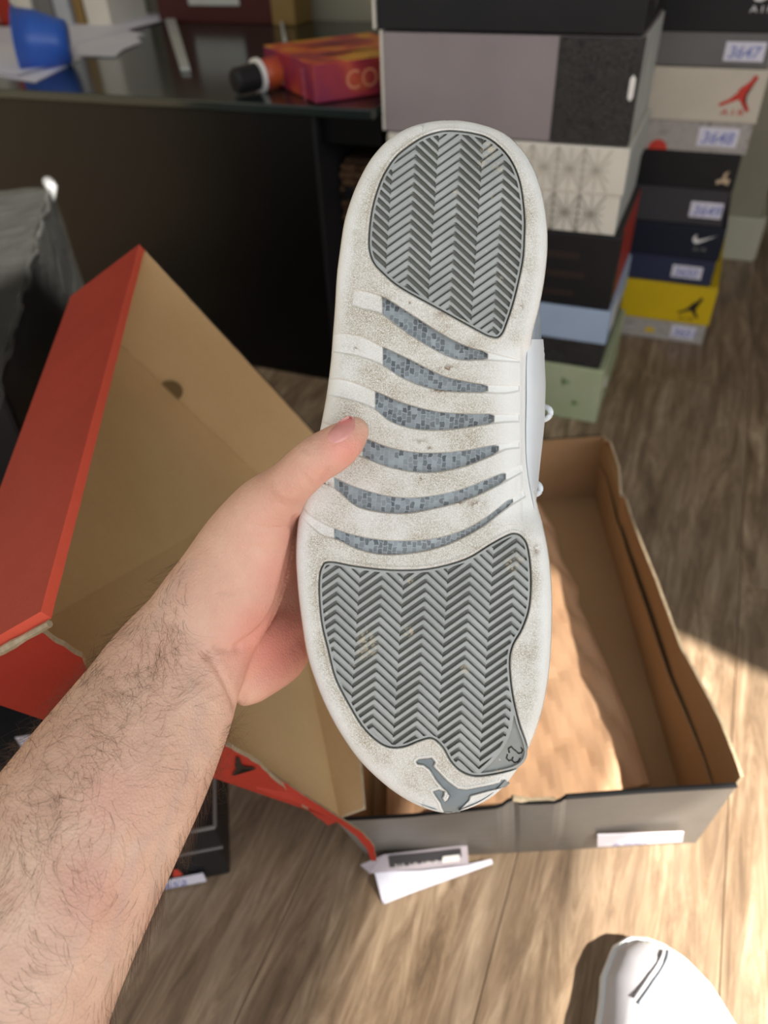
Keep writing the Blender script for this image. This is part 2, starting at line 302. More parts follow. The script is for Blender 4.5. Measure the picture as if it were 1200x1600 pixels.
def fanlines(x0, x1, z0, z1, cell, dark):
    V = []; Fs = []
    def ln(a, b_, w_=.0006):
        a = np.array(a); b_ = np.array(b_); d = b_-a; L = np.linalg.norm(d)
        if L < 1e-5: return
        nrm = np.array([-d[1], d[0]])/L*w_; i = len(V)
        for q in (a-nrm, b_-nrm, b_+nrm, a+nrm): V.append((q[0], YA-.0026 if dark else YA-.0009, q[1]))
        Fs.append((i, i+1, i+2, i+3))
    n = int((x1-x0)/cell)
    for i in range(n):
        xa = x0+i*cell; xb = xa+cell; xm = (xa+xb)/2; zm = (z0+z1)/2
        ln((xa, z0), (xa, z1), .0009)
        for j, (pa, pb) in enumerate((((xa, z0), (xm, zm)), ((xb, z0), (xm, zm)), ((xa, z1), (xm, zm)), ((xb, z1), (xm, zm)))): ln(pa, pb)
        for t in (.25, .5, .75):
            ln((xa, z0+(z1-z0)*t), (xm-.003, zm), .0005); ln((xb, z0+(z1-z0)*t), (xm+.003, zm), .0005)
        ln((xm, z0), (xm, z1), .0005)
    return V, Fs
V1 = fanlines(-.38, -.083, .325, .372, .031, True); V2 = fanlines(-.38, -.085, .275, .320, .031, False)
mesh('fan_line_print', *V1, flat('pale_line', (186, 180, 168)), r); mesh('fan_line_print', *V2, flat('grey_line', (142, 136, 126)), r)
r = shoebox('warm grey shoebox with a black elephant print band, near the top', -.385, -.087, YA, YA+D1, .375, .376, .482, GREYL, GREYL, G1, TEALW, TEALW)
box('elephant_band', (-.176, -.086, YA-.001, YA+.012, .3765, .4815), ELE, r, bv=.0005); box('white_edge', (-.3875, -.3845, YA-.001, YA+.01, .377, .484), WHITEC, r, bv=.0008)
decal('diamond_mark', [(0, -.03), (.006, 0), (0, .03), (-.006, 0)], (-.086, YA+.06, .45), (0, 1, 0), (0, 0, 1), (1, 0, 0), WPR, r, .002)
decal('white_mark', [(0, -.013), (.003, -.009), (.003, .009), (0, .013), (-.003, .009), (-.003, -.009)], (-.092, YA-.001, .435), (1, 0, 0), (0, 0, 1), (0, -1, 0), WPR, r)
r = shoebox('plain black shoebox on top of the nearer stack, cut by the frame', -.392, -.087, YA-.004, YA+D1, .484, .53, .585, BLKC, BLKC, G1)
box('white_edge', (-.394, -.391, YA-.005, YA+.004, .485, .58), WHITEC, r, bv=.0008)
decal('side_scuff', [(0, 0), (.012, .01), (.02, .04), (.012, .045), (.004, .02)], (-.087, YA+.05, .50), (0, 1, 0), (0, 0, 1), (1, 0, 0), GRP, r, .0008)
# rear stack
YR = 1.235; D2 = .30; xl = -.165
def jump(r, x, z, s_, mat, y=YR, yo=.0012): decal('jumping_figure_logo', [(a*s_, b_*s_) for a, b_ in JUMP], (x, y, z), (1, 0, 0), (0, 0, 1), (0, -1, 0), mat, r, yo)
def swoosh(r, x, z, s_, mat, y=YR): decal('swoosh_logo', [(a*s_, b_*s_) for a, b_ in SWSH], (x, y, z), (1, 0, 0), (0, 0, 1), (0, -1, 0), mat, r, .0012)
def word(r, s_, x, z, h, mat, y=YR, n='lettering'): text(n, s_, (x, y, z), (1.3, 0, 0), (0, 0, 1), (0, -1, 0), h, mat, r, .0012)
r = shoebox('shoebox with yellow lid and grey speckled base, lowest of the rear stack', xl, .064, YR, YR+D2, 0, .037, .101, CEM, YEL, G2)
jump(r, .03, .066, .034, BLKP); word(r, 'A I R', .015, .043, .006, BLKP); sticker(r, .008, .047, YR+.0025, .008, .03, '3651')
decal('yellow_dot', [(.009*cos(t), .009*sin(t)) for t in np.linspace(0, pi, 10)], (-.026, YR+.0025, .012), (1, 0, 0), (0, 0, 1), (0, -1, 0), YEL, r, .0008)
r = shoebox('navy blue shoebox with a white swoosh, resting on the yellow lid', xl, .053, YR, YR+D2, .102, .145, .195, NAVYB, NAVY, G2)
swoosh(r, .008, .170, .034, WPR); word(r, 'A I R', .012, .159, .005, GRP); sticker(r, -.012, .034, YR+.0025, .112, .132, '3650')
r = shoebox('dark grey shoebox with torn lid corner under the cream box', xl, .047, YR, YR+D2, .196, .25, .298, DGREY, BLKC, G2)
sticker(r, -.006, .04, YR+.0025, .208, .231, '3649')
decal('torn_patch', [(0, 0), (.007, .003), (.016, 0), (.018, .008), (.011, .01), (.014, .02), (.008, .016), (.006, .008), (-.001, .006)], (.022, YR, .258), (1, 0, 0), (0, 0, 1), (0, -1, 0), flat('torn_tan', (196, 170, 140)), r, .001)
r = shoebox('cream shoebox with a red jumping figure and speckled base', xl, .054, YR, YR+D2, .299, .341, .406, CEM, CREAM, G2)
jump(r, .023, .377, .042, REDP); word(r, 'A I R', .005, .35, .008, REDP); sticker(r, -.018, .036, YR+.0025, .308, .333, '3648')
decal('red_dot', [(.0135*cos(t), .0135*sin(t)) for t in np.linspace(0, pi, 12)], (-.07, YR+.0025, .30), (1, 0, 0), (0, 0, 1), (0, -1, 0), REDP, r, .0008)
r = shoebox('black lidded shoebox with white swoosh and mid grey base, rear stack top', xl, .052, YR, YR+D2, .407, .448, .52, MGREY, BLKC, G2)
sticker(r, -.008, .042, YR+.0025, .4145, .437, '3647'); swoosh(r, .009, .482, .058, WPR); word(r, 'A I R', .011, .470, .0075, WPR)

# ---------------------------------------------------------------- desk
ZD = .404; dk = thing('desk', 'low black desk with dark glass top behind the cardboard boxes', 'desk', (-1.2, 1.25, 0))
box('desk_top', (-2.0, -.392, .925, 1.60, ZD-.012, ZD), GLASSD, dk, bv=.002)
box('front_panel', (-2.0, -.482, .935, .95, 0, ZD-.013), BLKG2, dk, bv=.002); box('side_panel', (-.486, -.478, .936, 1.58, 0, ZD-.013), BLKC, dk, bv=.001)
box('shelf_top', (-.477, -.393, .95, 1.58, .355, ZD-.013), BLKG2, dk); box('back_panel', (-.477, -.393, 1.56, 1.58, 0, .35), BLKC, dk); box('right_panel', (-.399, -.392, .97, 1.58, 0, .354), BLKC, dk)
bk = thing('wicker_basket', 'brown wicker basket in the dark bay beside the desk panel', 'basket', (-.44, 1.1, .16))
V = []; Fs = []; pts = []
strands = []
for j in range(16):
    zz = .165+j*.0098
    strands.append(tube([(-.475+.0755*t, 1.0+.0035*(1 if (int(t*14)+j) % 2 else -1), zz) for t in np.linspace(0, 1, 29)], .0048, 6))
V, Fs = join(strands); mesh('woven_front', V, Fs, WICK, bk); wb_ = box('basket_body', (-.474, -.402, 1.006, 1.3, .16, .322), WICK, bk, bv=.004)
box('handle_opening', (-.474, -.452, .9935, .999, .268, .288), DRK, bk, bv=.004)
bn = thing('storage_bin', 'dark red storage bin on the floor below the wicker basket', 'bin', (-.44, 1.1, 0)); box('bin_body', (-.474, -.402, 1.01, 1.3, .03, .135), DRED, bn, bv=.006); box('bin_rim', (-.4755, -.401, 1.006, 1.302, .136, .146), DRED, bn, bv=.002)
mesh('bin_foot', boxv(-.47, -.41, 1.02, 1.29, 0, .03), BF, BLKC, bn)
# papers
def sheet(name, label, pts, z, mat, group=None, th=.0006, curl=0.):
    r_ = None; bmv = []
    P3 = [onz(x_, y_, z) for x_, y_ in pts]; n = len(P3)
    V = [tuple(p) for p in P3]+[tuple(p+np.array([0, 0, th])) for p in P3]
    Fs = [tuple(range(n-1, -1, -1)), tuple(range(n, 2*n))]+[(i, (i+1) % n, (i+1) % n+n, i+n) for i in range(n)]
    return props(mesh(name, V, Fs, mat), label, 'paper', group)
gP = 'loose white papers on the glass desk'
sheet('paper_sheet', 'lowest white paper sheet, its corner nearest the desk edge', [(-80, 105), (55, 129), (128, 92), (60, 40), (-60, 45)], ZD+.0003, WPAP, gP)
sheet('paper_sheet', 'white paper sheet reaching furthest right on the desk', [(60, 85), (180, 89), (192, 78), (222, 66), (212, 58), (228, 55), (150, 34), (40, 50)], ZD+.0014, WPAP, gP)
sheet('paper_sheet', 'white paper sheet running to the back edge of the desk', [(30, 95), (140, 62), (262, 30), (232, 14), (120, 24), (40, 45)], ZD+.0025, WPAP, gP)
sheet('paper_sheet', 'topmost white paper sheet under the blue cup', [(-90, 95), (25, 118), (115, 92), (118, 60), (20, 62), (-90, 60)], ZD+.0036, WPAP, gP)
# blue cup lying on its side
a = onz(28, 62, ZD+.04); b_ = onz(100, 66, ZD+.032); ax = b_-a; L = np.linalg.norm(ax); ax /= L
cup = thing('plastic_cup', 'translucent blue plastic cup lying on its side on papers', 'cup', a)
prof_o = [(0, .046), (0, .044), (.03, .042), (L*.85, .034), (L*1.08, .031), (L*1.12, .026), (L*1.12, 0.001)]; prof_i = [(L*1.08, .001), (L*1.07, .027), (.002, .0435)]
s1 = np.cross(ax, (0, 0, 1)); s1 /= np.linalg.norm(s1); s2_ = np.cross(s1, ax); V = []; Fs = []; pr = prof_i+prof_o[::1]; pr = prof_i+prof_o
N = 40
for (t, rr) in pr:
    for k in range(N): q = 2*pi*k/N; V.append(a+ax*t+rr*(cos(q)*s1+sin(q)*s2_))
for i in range(len(pr)-1):
    for k in range(N): Fs.append((i*N+k, i*N+(k+1) % N, (i+1)*N+(k+1) % N, (i+1)*N+k))
mesh('cup_body', V, Fs, BLUEP, cup, smooth=True)
V, Fs = tube([a+ax*.001+.0455*(cos(q)*s1+sin(q)*s2_) for q in np.linspace(0, 2*pi, 41)], .0013, 6); mesh('cup_rim', V, Fs, BLUEP, cup, smooth=True)
# things against the wall at the back of the desk
def blk(name, label, cat, x0, x1, y0, y1, h, mat, group=None, bv=.002, z=ZD):
    t = box(name, (x0, x1, y0, y1, z+.0005, z+h), mat, bv=bv); return props(t, label, cat, group)
gB = 'folders and books at the back of the desk'
for i, (xa, xb, mt, lb) in enumerate(((-1.72, -1.60, DRED, 'dark red folder standing behind the blue cup'), (-1.59, -1.53, WHITEC, 'off-white folder standing next to the dark red one'), (-1.50, -1.46, REDC, 'bright red folder standing behind the papers'), (-1.455, -1.40, WHITEC, 'cream folder right of the bright red folder'), (-1.39, -1.345, MGREY, 'grey folder in the middle of the desk row'), (-1.34, -1.30, flat('pale_folder', (170, 172, 176)), 'pale grey folder next to the grey one'), (-1.29, -1.265, OCH, 'ochre folder near the end of the row'), (-1.26, -1.20, WHITEC, 'wide cream folder at the right end of the row'))):
    t = thing('folder', lb, 'folder', ((xa+xb)/2, 1.54, ZD), gB); box('cover', (xa, xa+.003, 1.47, 1.595, ZD+.0005, ZD+.25), mt, t); box('cover', (xb-.003, xb, 1.47, 1.595, ZD+.0005, ZD+.25), mt, t); box('spine', (xa+.003, xb-.003, 1.47, 1.474, ZD+.0005, ZD+.25), mt, t); box('pages', (xa+.004, xb-.004, 1.478, 1.59, ZD+.004, ZD+.24), WHITEC, t)
t = thing('storage_box', 'dark red box with a pale rounded tag at the back of the desk', 'box', (-1.0, 1.57, ZD)); box('box_body', (-1.13, -.86, 1.54, 1.598, ZD+.0005, ZD+.16), DRED, t); box('tag', (-1.05, -.93, 1.536, 1.539, ZD+.03, ZD+.1), TEALW, t, bv=.012)
box('wooden_strip', (-.85, -.80, 1.52, 1.598, ZD+.0005, ZD+.2), OCH)
props(bpy.data.objects['wooden_strip'], 'upright ochre wooden strip right of the dark red box', 'strip')
V, Fs = tube([onz(430, -12, ZD+.03), onz(437, 20, ZD+.006), onz(443, 50, ZD+.004), onz(447, 72, ZD+.004)], .0035, 8); props(mesh('white_cable', V, Fs, TEALW, smooth=True), 'pale cable trailing over the desk behind the printed carton', 'cable')
t = thing('acrylic_sheet', 'clear acrylic strip lying across the desk right of the papers', 'strip', onz(270, 60, ZD)); q = [onz(283, 112, ZD+.0005), onz(298, 112, ZD+.0005), onz(268, 12, ZD+.0005), onz(252, 12, ZD+.0005)]
V = [tuple(p) for p in q]+[tuple(p+np.array([0, 0, .006])) for p in q]; bevel(mesh('strip_body', V, BF, TEALW, t), .001)
# printed carton + bottle
t = thing('printed_carton', 'orange and magenta printed carton at the right end of the desk', 'carton', (-.47, .93, ZD))
c0 = np.array([-.472, .932]); e1 = np.array([-.135, .118]); e2 = np.array([.105, .11]); e2 = np.array([.11, .125]); hC = .044
cs = [c0, c0+e2, c0+e2+e1, c0+e1]; V = [(p[0], p[1], ZD+.001) for p in cs]+[(p[0], p[1], ZD+hC) for p in cs]
bevel(mesh('carton_body', V, BF, [MAGP, SUNS], t, [0, 1, 0, 0, 0, 0]), .002)
u2 = e2/np.linalg.norm(e2); u1 = -e1/np.linalg.norm(e1)
text('lettering', 'CONES', (*(c0+e2*.25), ZD+.012), (u2[0], u2[1], 0), (0, 0, 1), (u2[1], -u2[0], 0), .022, flat('pale_orange_print', (206, 130, 96)), t, .0008)
e1u = u1; left0 = c0+e1
text('lettering', 'cones', (*(c0+e1*.22), ZD+.036), (0, 0, -1), (e1u[0], e1u[1], 0), (-e2[0]/.17*.7, -e2[1]/.17*.7, 0), .012, flat('pink_print', (214, 120, 150)), t, .0008)
bp_ = decal('barcode_panel', [(0, 0), (.034, 0), (.034, .024), (0, .024)], (*(c0+e1*.80), ZD+.006), (e1u[0], e1u[1], 0), (0, 0, 1), (-u2[0], -u2[1], 0), WHITEC, t, .0009)
decal('barcode', [(0, 0), (.014, 0), (.014, .014), (0, .014)], (*(c0+e1*.72), ZD+.011), (e1u[0], e1u[1], 0), (0, 0, 1), (-u2[0], -u2[1], 0), GRP, bp_, .0016)
for (o_, w1, w2) in ((.25, .06, .012), (.62, .07, .009)):
    d1 = e2/np.linalg.norm(e2); d2 = e1/np.linalg.norm(e1)
    decal('dark_stripe', [(0, 0), (w1, .004), (w1*1.4, w2*.5), (w1*.9, w2), (w1*.2, w2*.7)], (*(c0+e1*o_+e2*.2), ZD+hC), (*d1, 0), (*d2, 0), (0, 0, 1), BLKP, t, .0006)
t = thing('bottle', 'small bottle with black cap and white ring lying left of the carton', 'bottle', (-.64, 1.04, ZD))
pa = onz(366, 128, ZD+.017); pb = onz(405, 118, ZD+.019); dd = (pb-pa)/np.linalg.norm(pb-pa)
V, Fs = tube([pa, pa+dd*.004, pa+dd*.034], [.013, .016, .0165], 24); mesh('cap', V, Fs, BLKC, t, smooth=False)
V, Fs = tube([pa+dd*.035, pa+dd*.040], [.021, .021], 24); mesh('ring', V, Fs, WPR, t)
V, Fs = tube([pa+dd*.041, pa+dd*.05, pa+dd*.075, pa+dd*.10], [.014, .018, .019, .018], 24); mesh('bottle_body', V, Fs, MAGP, t)

# ---------------------------------------------------------------- wrapped black box, small black boxes
K = np.array([-.717, .70]); uu = np.array([.596, -.803]); vv = np.array([-.803, -.596]); hB = .352
def obox(name, K, uu, vv, a, b_, z0, z1, mats, parent, mi=None, bv=.002, o=(0, 0)):
    K = K+uu*o[0]+vv*o[1]; cs = [K, K+vv*b_, K+vv*b_+uu*a, K+uu*a]
    V = [(p[0], p[1], z0) for p in cs]+[(p[0], p[1], z1) for p in cs]; ob = mesh(name, V, BF, mats, parent, mi)
    if bv: bevel(ob, bv)
    return ob
t = thing('wrapped_box', 'tall black box in crinkled clear plastic wrap at left edge', 'box', (*K, 0))
obox('box_body', K, uu, vv, .47, .30, .0005, hB, BLKC, t, bv=.004)
# crumpled wrap skin over top and right side
def patch(name, o, a, b_, nx, ny, amp, mat, parent, nrm):
    V = []; o, a, b_, nrm = map(np.array, (o, a, b_, nrm)); ph = rng.random(12)*6
    for i in range(nx):
        for j in range(ny):
            s, q = i/(nx-1), j/(ny-1); h = amp*abs(sin(7*s+ph[0]+3*q)*sin(9*q+ph[1]-4*s))+amp*.6*abs(sin(23*s+11*q+ph[2])*sin(17*q-13*s+ph[3]))
            V.append(o+a*s+b_*q+nrm*(.0015+h))
    Fs = [(i*ny+j, (i+1)*ny+j, (i+1)*ny+j+1, i*ny+j+1) for i in range(nx-1) for j in range(ny-1)]
    return mesh(name, V, Fs, mat, parent, smooth=True)
K3 = np.array([*K, hB+.001]); u3 = np.array([*uu, 0]); v3 = np.array([*vv, 0])
patch('plastic_wrap', K3, u3*.47, v3*.3, 50, 30, .004, WRAP, t, (0, 0, 1)); patch('plastic_wrap', K3+np.array([0, 0, .001]), u3*.47, (0, 0, -hB*.98), 50, 30, .003, WRAP, t, -v3)
V, Fs = tube([K3+u3*q+np.array([0, 0, .002*sin(q*60)])-v3*.002*cos(q*90) for q in np.linspace(-.005, .5, 60)], [.0035-.0015*abs(sin(q)) for q in range(60)], 6); mesh('wrap_seam', V, Fs, WRAP, t, smooth=True)
bmk = [(-.012, -.004), (.012, -.006), (.016, .006), (.004, .012), (-.01, .008)]
V, Fs = tube([K3+np.array([-.004, 0, -.004]), K3+np.array([0, 0, .006]), K3+np.array([.006, -.004, .003]), K3+np.array([.008, -.01, -.012])], [.004, .008, .007, .002], 10); mesh('wrap_knot', V, Fs, flat('wrap_white', (168, 170, 172), .2, .6), t, smooth=True)
decal('dark_red_print', [(.12, -.30), (.46, -.34), (.46, -.10), (.30, -.09), (.18, -.12), (.12, -.2)], K3-np.array([0, 0, 0]), u3, (0, 0, 1), -v3, DRED, t, .0012)
K2 = np.array([-.2325, .190]); ub = np.array([-.53, .85]); ub /= np.linalg.norm(ub); vb = np.array([-.85, -.53]); vb /= np.linalg.norm(vb)
t = thing('shoebox', 'black shoebox with white number strip on the floor under the red lid', 'shoebox', (*K2, 0), None)
obox('base', K2, ub, vb, .184, .20, .0005, .055, BLKC, t, o=(.003, .003)); obox('lid', K2, ub, vb, .19, .206, .054, .086, BLKC, t, bv=.003)
u3b = np.array([*ub, 0]); v3b = np.array([*vb, 0]); K23 = np.array([*K2, 0.])
for zz, rr in ((.0865, .0016), (.054, .0012)):
    V, Fs = tube([K23+np.array([0, 0, zz])+v3b*.2, K23+np.array([0, 0, zz])], rr, 6); mesh('worn_edge', V, Fs, MGREY, t)
V, Fs = tube([K23+np.array([0, 0, .0865]), K23+np.array([0, 0, .0865])+u3b*.185], .0014, 6); mesh('worn_edge', V, Fs, MGREY, t)
def panel3(name, o, a, b_, mat, parent, nrm, th=.001):
    o, a, b_, nrm = map(lambda q: np.array(q, float), (o, a, b_, nrm)); V = [o, o+a, o+a+b_, o+b_]; V = V+[p+nrm*th for p in V]; return mesh(name, V, BF, mat, parent)
nst = panel3('number_strip', K23+v3b*.022+np.array([0, 0, .004]), v3b*.048, (0, 0, .014), STK, t, -u3b)
text('handwriting', '3652', K23+v3b*.062+np.array([0, 0, .006])-u3b*.001, -v3b, (0, 0, 1), -u3b, .009, INK, nst, .0008, .2)
decal('red_mark', [(0, 0), (.008, .001), (.006, .012), (.003, .013)], K23+v3b*.045+np.array([0, 0, .022])-u3b*.0, -v3b, (0, 0, 1), -u3b, REDP, t, .001)
K4 = np.array([-.30, .14])+ub*.0+vb*.13
t = thing('shoebox', 'black shoebox with a small white label beyond the forearm at left', 'shoebox', (*K4, 0), None)
obox('base', K4, ub, vb, .164, .20, .0005, .075, BLKC, t, o=(.003, .003)); obox('lid', K4, ub, vb, .17, .206, .074, .115, BLKC, t, bv=.003)
q = [onz(24, 1153, .116), onz(50, 1149, .116), onz(36, 1172, .116)]; mesh('label', [tuple(p) for p in q]+[tuple(p+np.array([0, 0, .0008])) for p in q], [(2, 1, 0), (3, 4, 5), (0, 1, 4, 3), (1, 2, 5, 4), (2, 0, 3, 5)], STK, t)

# ---------------------------------------------------------------- walls of open cardboard boxes
def interp(pl, n):
    pl = np.array(pl, float); d = np.r_[0, np.cumsum(np.linalg.norm(np.diff(pl, axis=0), axis=1))]; t = np.linspace(0, d[-1], n); return np.array([np.interp(t, d, pl[:, i]) for i in range(3)]).T
def wall(name, bot, top, nrm, th, mats, parent, n=48, m_=8, rag=0., bulge=0., fold=None):
    """card wall between two polylines; inner face mat0, outer mat1, rim mat2"""
    B = interp(bot, n); T = interp(top, n); nrm = np.array(nrm, float); nrm /= np.linalg.norm(nrm)
    r_ = np.cumsum(rng.normal(0, 1, n)); r_ -= np.linspace(r_[0], r_[-1], n); r_ = r_/(abs(r_).max()+1e-9)*.6+rng.normal(0, .35, n); up = (T-B)/np.linalg.norm(T-B, axis=1)[:, None]
    T = T+up*(r_[:, None]*rag); V = []
    for side in (0, 1):
        for i in range(n):
            for j in range(m_+1):
                q = j/m_; p = B[i]*(1-q)+T[i]*q+nrm*(bulge*sin(pi*q)*sin(pi*i/(n-1)))
                if fold is not None: p = p+nrm*(fold*(.5-abs(q-.5))*2 if abs(q-.5) < .5 else 0)*.3
                V.append(p+nrm*th*side)
    W = m_+1; O = n*W; Fs = []; mi = []
    for i in range(n-1):
        for j in range(m_):
            a = i*W+j; Fs.append((a, a+1, a+W+1, a+W)); mi.append(0); a += O; Fs.append((a, a+W, a+W+1, a+1)); mi.append(1)
        a = i*W+m_; Fs.append((a, a+O, a+O+W, a+W)); mi.append(2); a = i*W; Fs.append((a, a+W, a+W+O, a+O)); mi.append(1)
    for i in (0, n-1):
        for j in range(m_): a = i*W+j; Fs.append((a, a+O, a+O+1, a+1)); mi.append(2)
    return mesh(name, V, Fs, mats, parent, mi)
# --- open black box on the floor
FR = np.array([.115, .355, .001]); FL = np.array([-.133, .245, .001]); BR = np.array([-.037, .773, .001]); BL = FL+(BR-FR)
TFR = onz(1148, 1224, .11); TFL = onz(528, 1275, .11); TBR = onz(941, 681, .11); TBL = TFL+(TBR-TFR)*1.0; TBL[2] = .11
ob = thing('open_shoebox', 'open black cardboard shoebox with kraft interior lying on the wooden floor', 'box', ((FR+FL+BR+BL)/4)*np.array([1, 1, 0]))
nf = np.cross(FR-FL, (0, 0, 1)); nr = np.cross(BR-FR, (0, 0, 1)); nb = -nf; nl = -nr
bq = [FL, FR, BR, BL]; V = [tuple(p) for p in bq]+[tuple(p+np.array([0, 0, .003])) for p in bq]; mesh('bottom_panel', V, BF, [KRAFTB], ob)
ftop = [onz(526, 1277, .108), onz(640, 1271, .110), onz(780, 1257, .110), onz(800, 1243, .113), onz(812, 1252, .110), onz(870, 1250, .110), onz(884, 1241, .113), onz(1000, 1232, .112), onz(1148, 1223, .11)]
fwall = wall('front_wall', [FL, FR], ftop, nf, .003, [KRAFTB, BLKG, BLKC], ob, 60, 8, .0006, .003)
# folded lip strip, top of the front wall
lip = [onz(884, 1245, .1135), onz(1000, 1236, .1125), onz(1150, 1227, .1105)]
V, Fs = join([tube(interp(lip, 20), .0022, 6)]); mesh('folded_lip', V, Fs, BLKC, fwall)
q = interp([onz(800, 1247, .112), onz(830, 1252, .107), onz(868, 1250, .108)], 12); V, Fs = tube(q, .0026, 6); mesh('torn_notch', V, Fs, EDGE, fwall)
rp = [(941, 681, .110), (955, 697, .112), (965, 735, .112), (969, 772, .112), (976, 777, .112), (986, 810, .112), (1005, 860, .112), (1025, 910, .112), (1045, 965, .112), (1062, 1010, .112), (1090, 1060, .111), (1122, 1122, .110), (1144, 1175, .110), (1157, 1214, .110)]
rtop = [onz(*p) for p in rp]
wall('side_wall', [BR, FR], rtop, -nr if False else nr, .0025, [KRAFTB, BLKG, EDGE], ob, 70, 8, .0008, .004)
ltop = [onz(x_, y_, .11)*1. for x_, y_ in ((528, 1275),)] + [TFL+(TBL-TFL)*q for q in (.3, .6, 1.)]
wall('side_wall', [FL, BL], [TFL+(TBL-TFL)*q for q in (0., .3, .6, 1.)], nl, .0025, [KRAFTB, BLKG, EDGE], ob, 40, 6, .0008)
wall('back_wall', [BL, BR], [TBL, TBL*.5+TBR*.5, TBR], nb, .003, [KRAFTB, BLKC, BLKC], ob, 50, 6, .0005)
# inner fold panel along the right wall and a bent flap at its far corner
ins = [p*np.array([1, 1, 1]) for p in interp([BR, FR], 30)]
mid = [p*.42+q_*.58+np.array([-.0018, -.0006, 0]) for p, q_ in zip(interp([BR, FR], 30), interp(rtop, 30))]
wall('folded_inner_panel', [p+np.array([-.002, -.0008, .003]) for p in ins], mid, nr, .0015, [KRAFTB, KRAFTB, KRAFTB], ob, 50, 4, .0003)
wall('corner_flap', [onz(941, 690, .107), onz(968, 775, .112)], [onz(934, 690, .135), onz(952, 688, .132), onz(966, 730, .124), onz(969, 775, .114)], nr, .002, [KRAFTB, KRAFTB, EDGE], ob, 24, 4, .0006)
# white number strip on the front wall
nfu = nf/np.linalg.norm(nf)
def onfront(x_, y_):
    r_ = ray(x_, y_); p0 = FL*.5+ftop[0]*.5; e_ = FR-FL; up_ = (ftop[-1]-FR); nn = np.cross(e_, up_); nn /= np.linalg.norm(nn); t_ = ((FR-CP)@nn)/(r_@nn); return CP+r_*t_, nn
cs = []
for x_, y_ in ((929, 1321), (1060, 1313), (1062, 1298), (929, 1302)): p, nn = onfront(x_, y_-17); cs.append(p)
if nn@CF > 0: nn = -nn
cs = [p+nn*.009 for p in cs]; ns = mesh('number_strip', cs+[p+nn*.0008 for p in cs], BF, STK, ob)
ux = (cs[1]-cs[0])/np.linalg.norm(cs[1]-cs[0]); uy = (cs[3]-cs[0]); uy /= np.linalg.norm(uy)
text('handwriting', 'Jb 26464', cs[0]+ux*.012+uy*.0015, ux, uy, nn, .0055, INK, ns, .0014, .2)
# packing paper
pe = [(845, 792), (866, 830), (878, 878), (893, 903), (904, 922), (903, 945), (925, 990), (955, 1060), (980, 1120), (1000, 1180), (1014, 1226)]
right = interp([onz(x_, y_, .006) for x_, y_ in pe], 60); left = interp([BL+np.array([.012, -.01, .006]), FL+np.array([.01, .01, .006])], 60); V = []
nx = 40; ph = rng.random(8)*6
for i in range(60):
    for j in range(nx):
        q = j/(nx-1); p = left[i]*(1-q)+right[i]*q; h = .004*abs(sin(14*q+5*i/60+ph[0]))*abs(sin(6*i/60*3+ph[1]+4*q))+.003*abs(sin(31*q-17*i/60))
        V.append(p+np.array([0, 0, h*(1 if j < nx-1 else .2)]))
Fs = [(i*nx+j, i*nx+j+1, (i+1)*nx+j+1, (i+1)*nx+j) for i in range(59) for j in range(nx-1)]
kp = props(mesh('packing_paper', V, Fs, KPAPER, smooth=False), 'crumpled kraft packing paper lining the open shoebox', 'paper'); so = kp.modifiers.new('s', 'SOLIDIFY'); so.thickness = .0004

# --- red lid leaning on the open box
def rotv(w_):
    a = np.linalg.norm(w_); k_ = w_/a; Kx = np.array([[0, -k_[2], k_[1]], [k_[2], 0, -k_[0]], [-k_[1], k_[0], 0]]); return np.eye(3)+sin(a)*Kx+(1-cos(a))*Kx@Kx
A = P(226, 391, .590); B = P(80, 966, .340); Cc = P(568, 1262, .498); D = A+(Cc-B)
nl_ = np.cross(Cc-B, A-B); nl_ /= np.linalg.norm(nl_)       # opening direction
dl = .078; A1, B1, C1, D1_ = (p-nl_*dl for p in (A, B, Cc, D))
C1 = Cc-nl_*.020
ld = thing('shoebox_lid', 'red shoebox lid with kraft inside leaning upright against the open box', 'lid', (A1+B1+C1+D1_)/4)
eu = (Cc-B)/np.linalg.norm(Cc-B); ev = (A-B)/np.linalg.norm(A-B)
q = [B1, C1, D1_, A1]; V = [p-nl_*.002 for p in q]+q; mesh('top_panel', V, BF, [KRAFT, REDC], ld, [1, 0, 1, 1, 1, 1])
wall('side_panel', [B1, A1], [B, A], -eu, .006, [KRAFT, REDC, REDE], ld, 40, 6, .0003)
wall('side_panel', [C1, D1_], [Cc, D], eu, .003, [KRAFT, REDC, EDGE], ld, 30, 4, .0005)
wall('end_panel', [A1, D1_], [A, D], ev, .003, [KRAFT, REDC, BLKC], ld, 40, 6, .0003, .003)
# torn front end: its rim sags towards the middle
def lidpt(s, t_, d=0.): return B+(Cc-B)*s+(A-B)*t_-nl_*d
ft = [lidpt(0.0, 0., .008), lidpt(.10, .0, .010), lidpt(.16, 0, .018), lidpt(.26, 0, .022), lidpt(.5, 0, .012), lidpt(.62, 0, .012), lidpt(.8, 0, .022), lidpt(1., 0, .03)]
wall('end_panel', [B1, C1], ft, -ev, .003, [KRAFT, REDC, EDGE], ld, 70, 6, .0014)
# corner of raw card where the side panel is torn away from the end
V, Fs = tube(interp([B-ev*.003, B1-ev*.003], 20), [.0016+.0008*random.random() for _ in range(20)], 6); mesh('torn_edge', V, Fs, EDGE, ld)
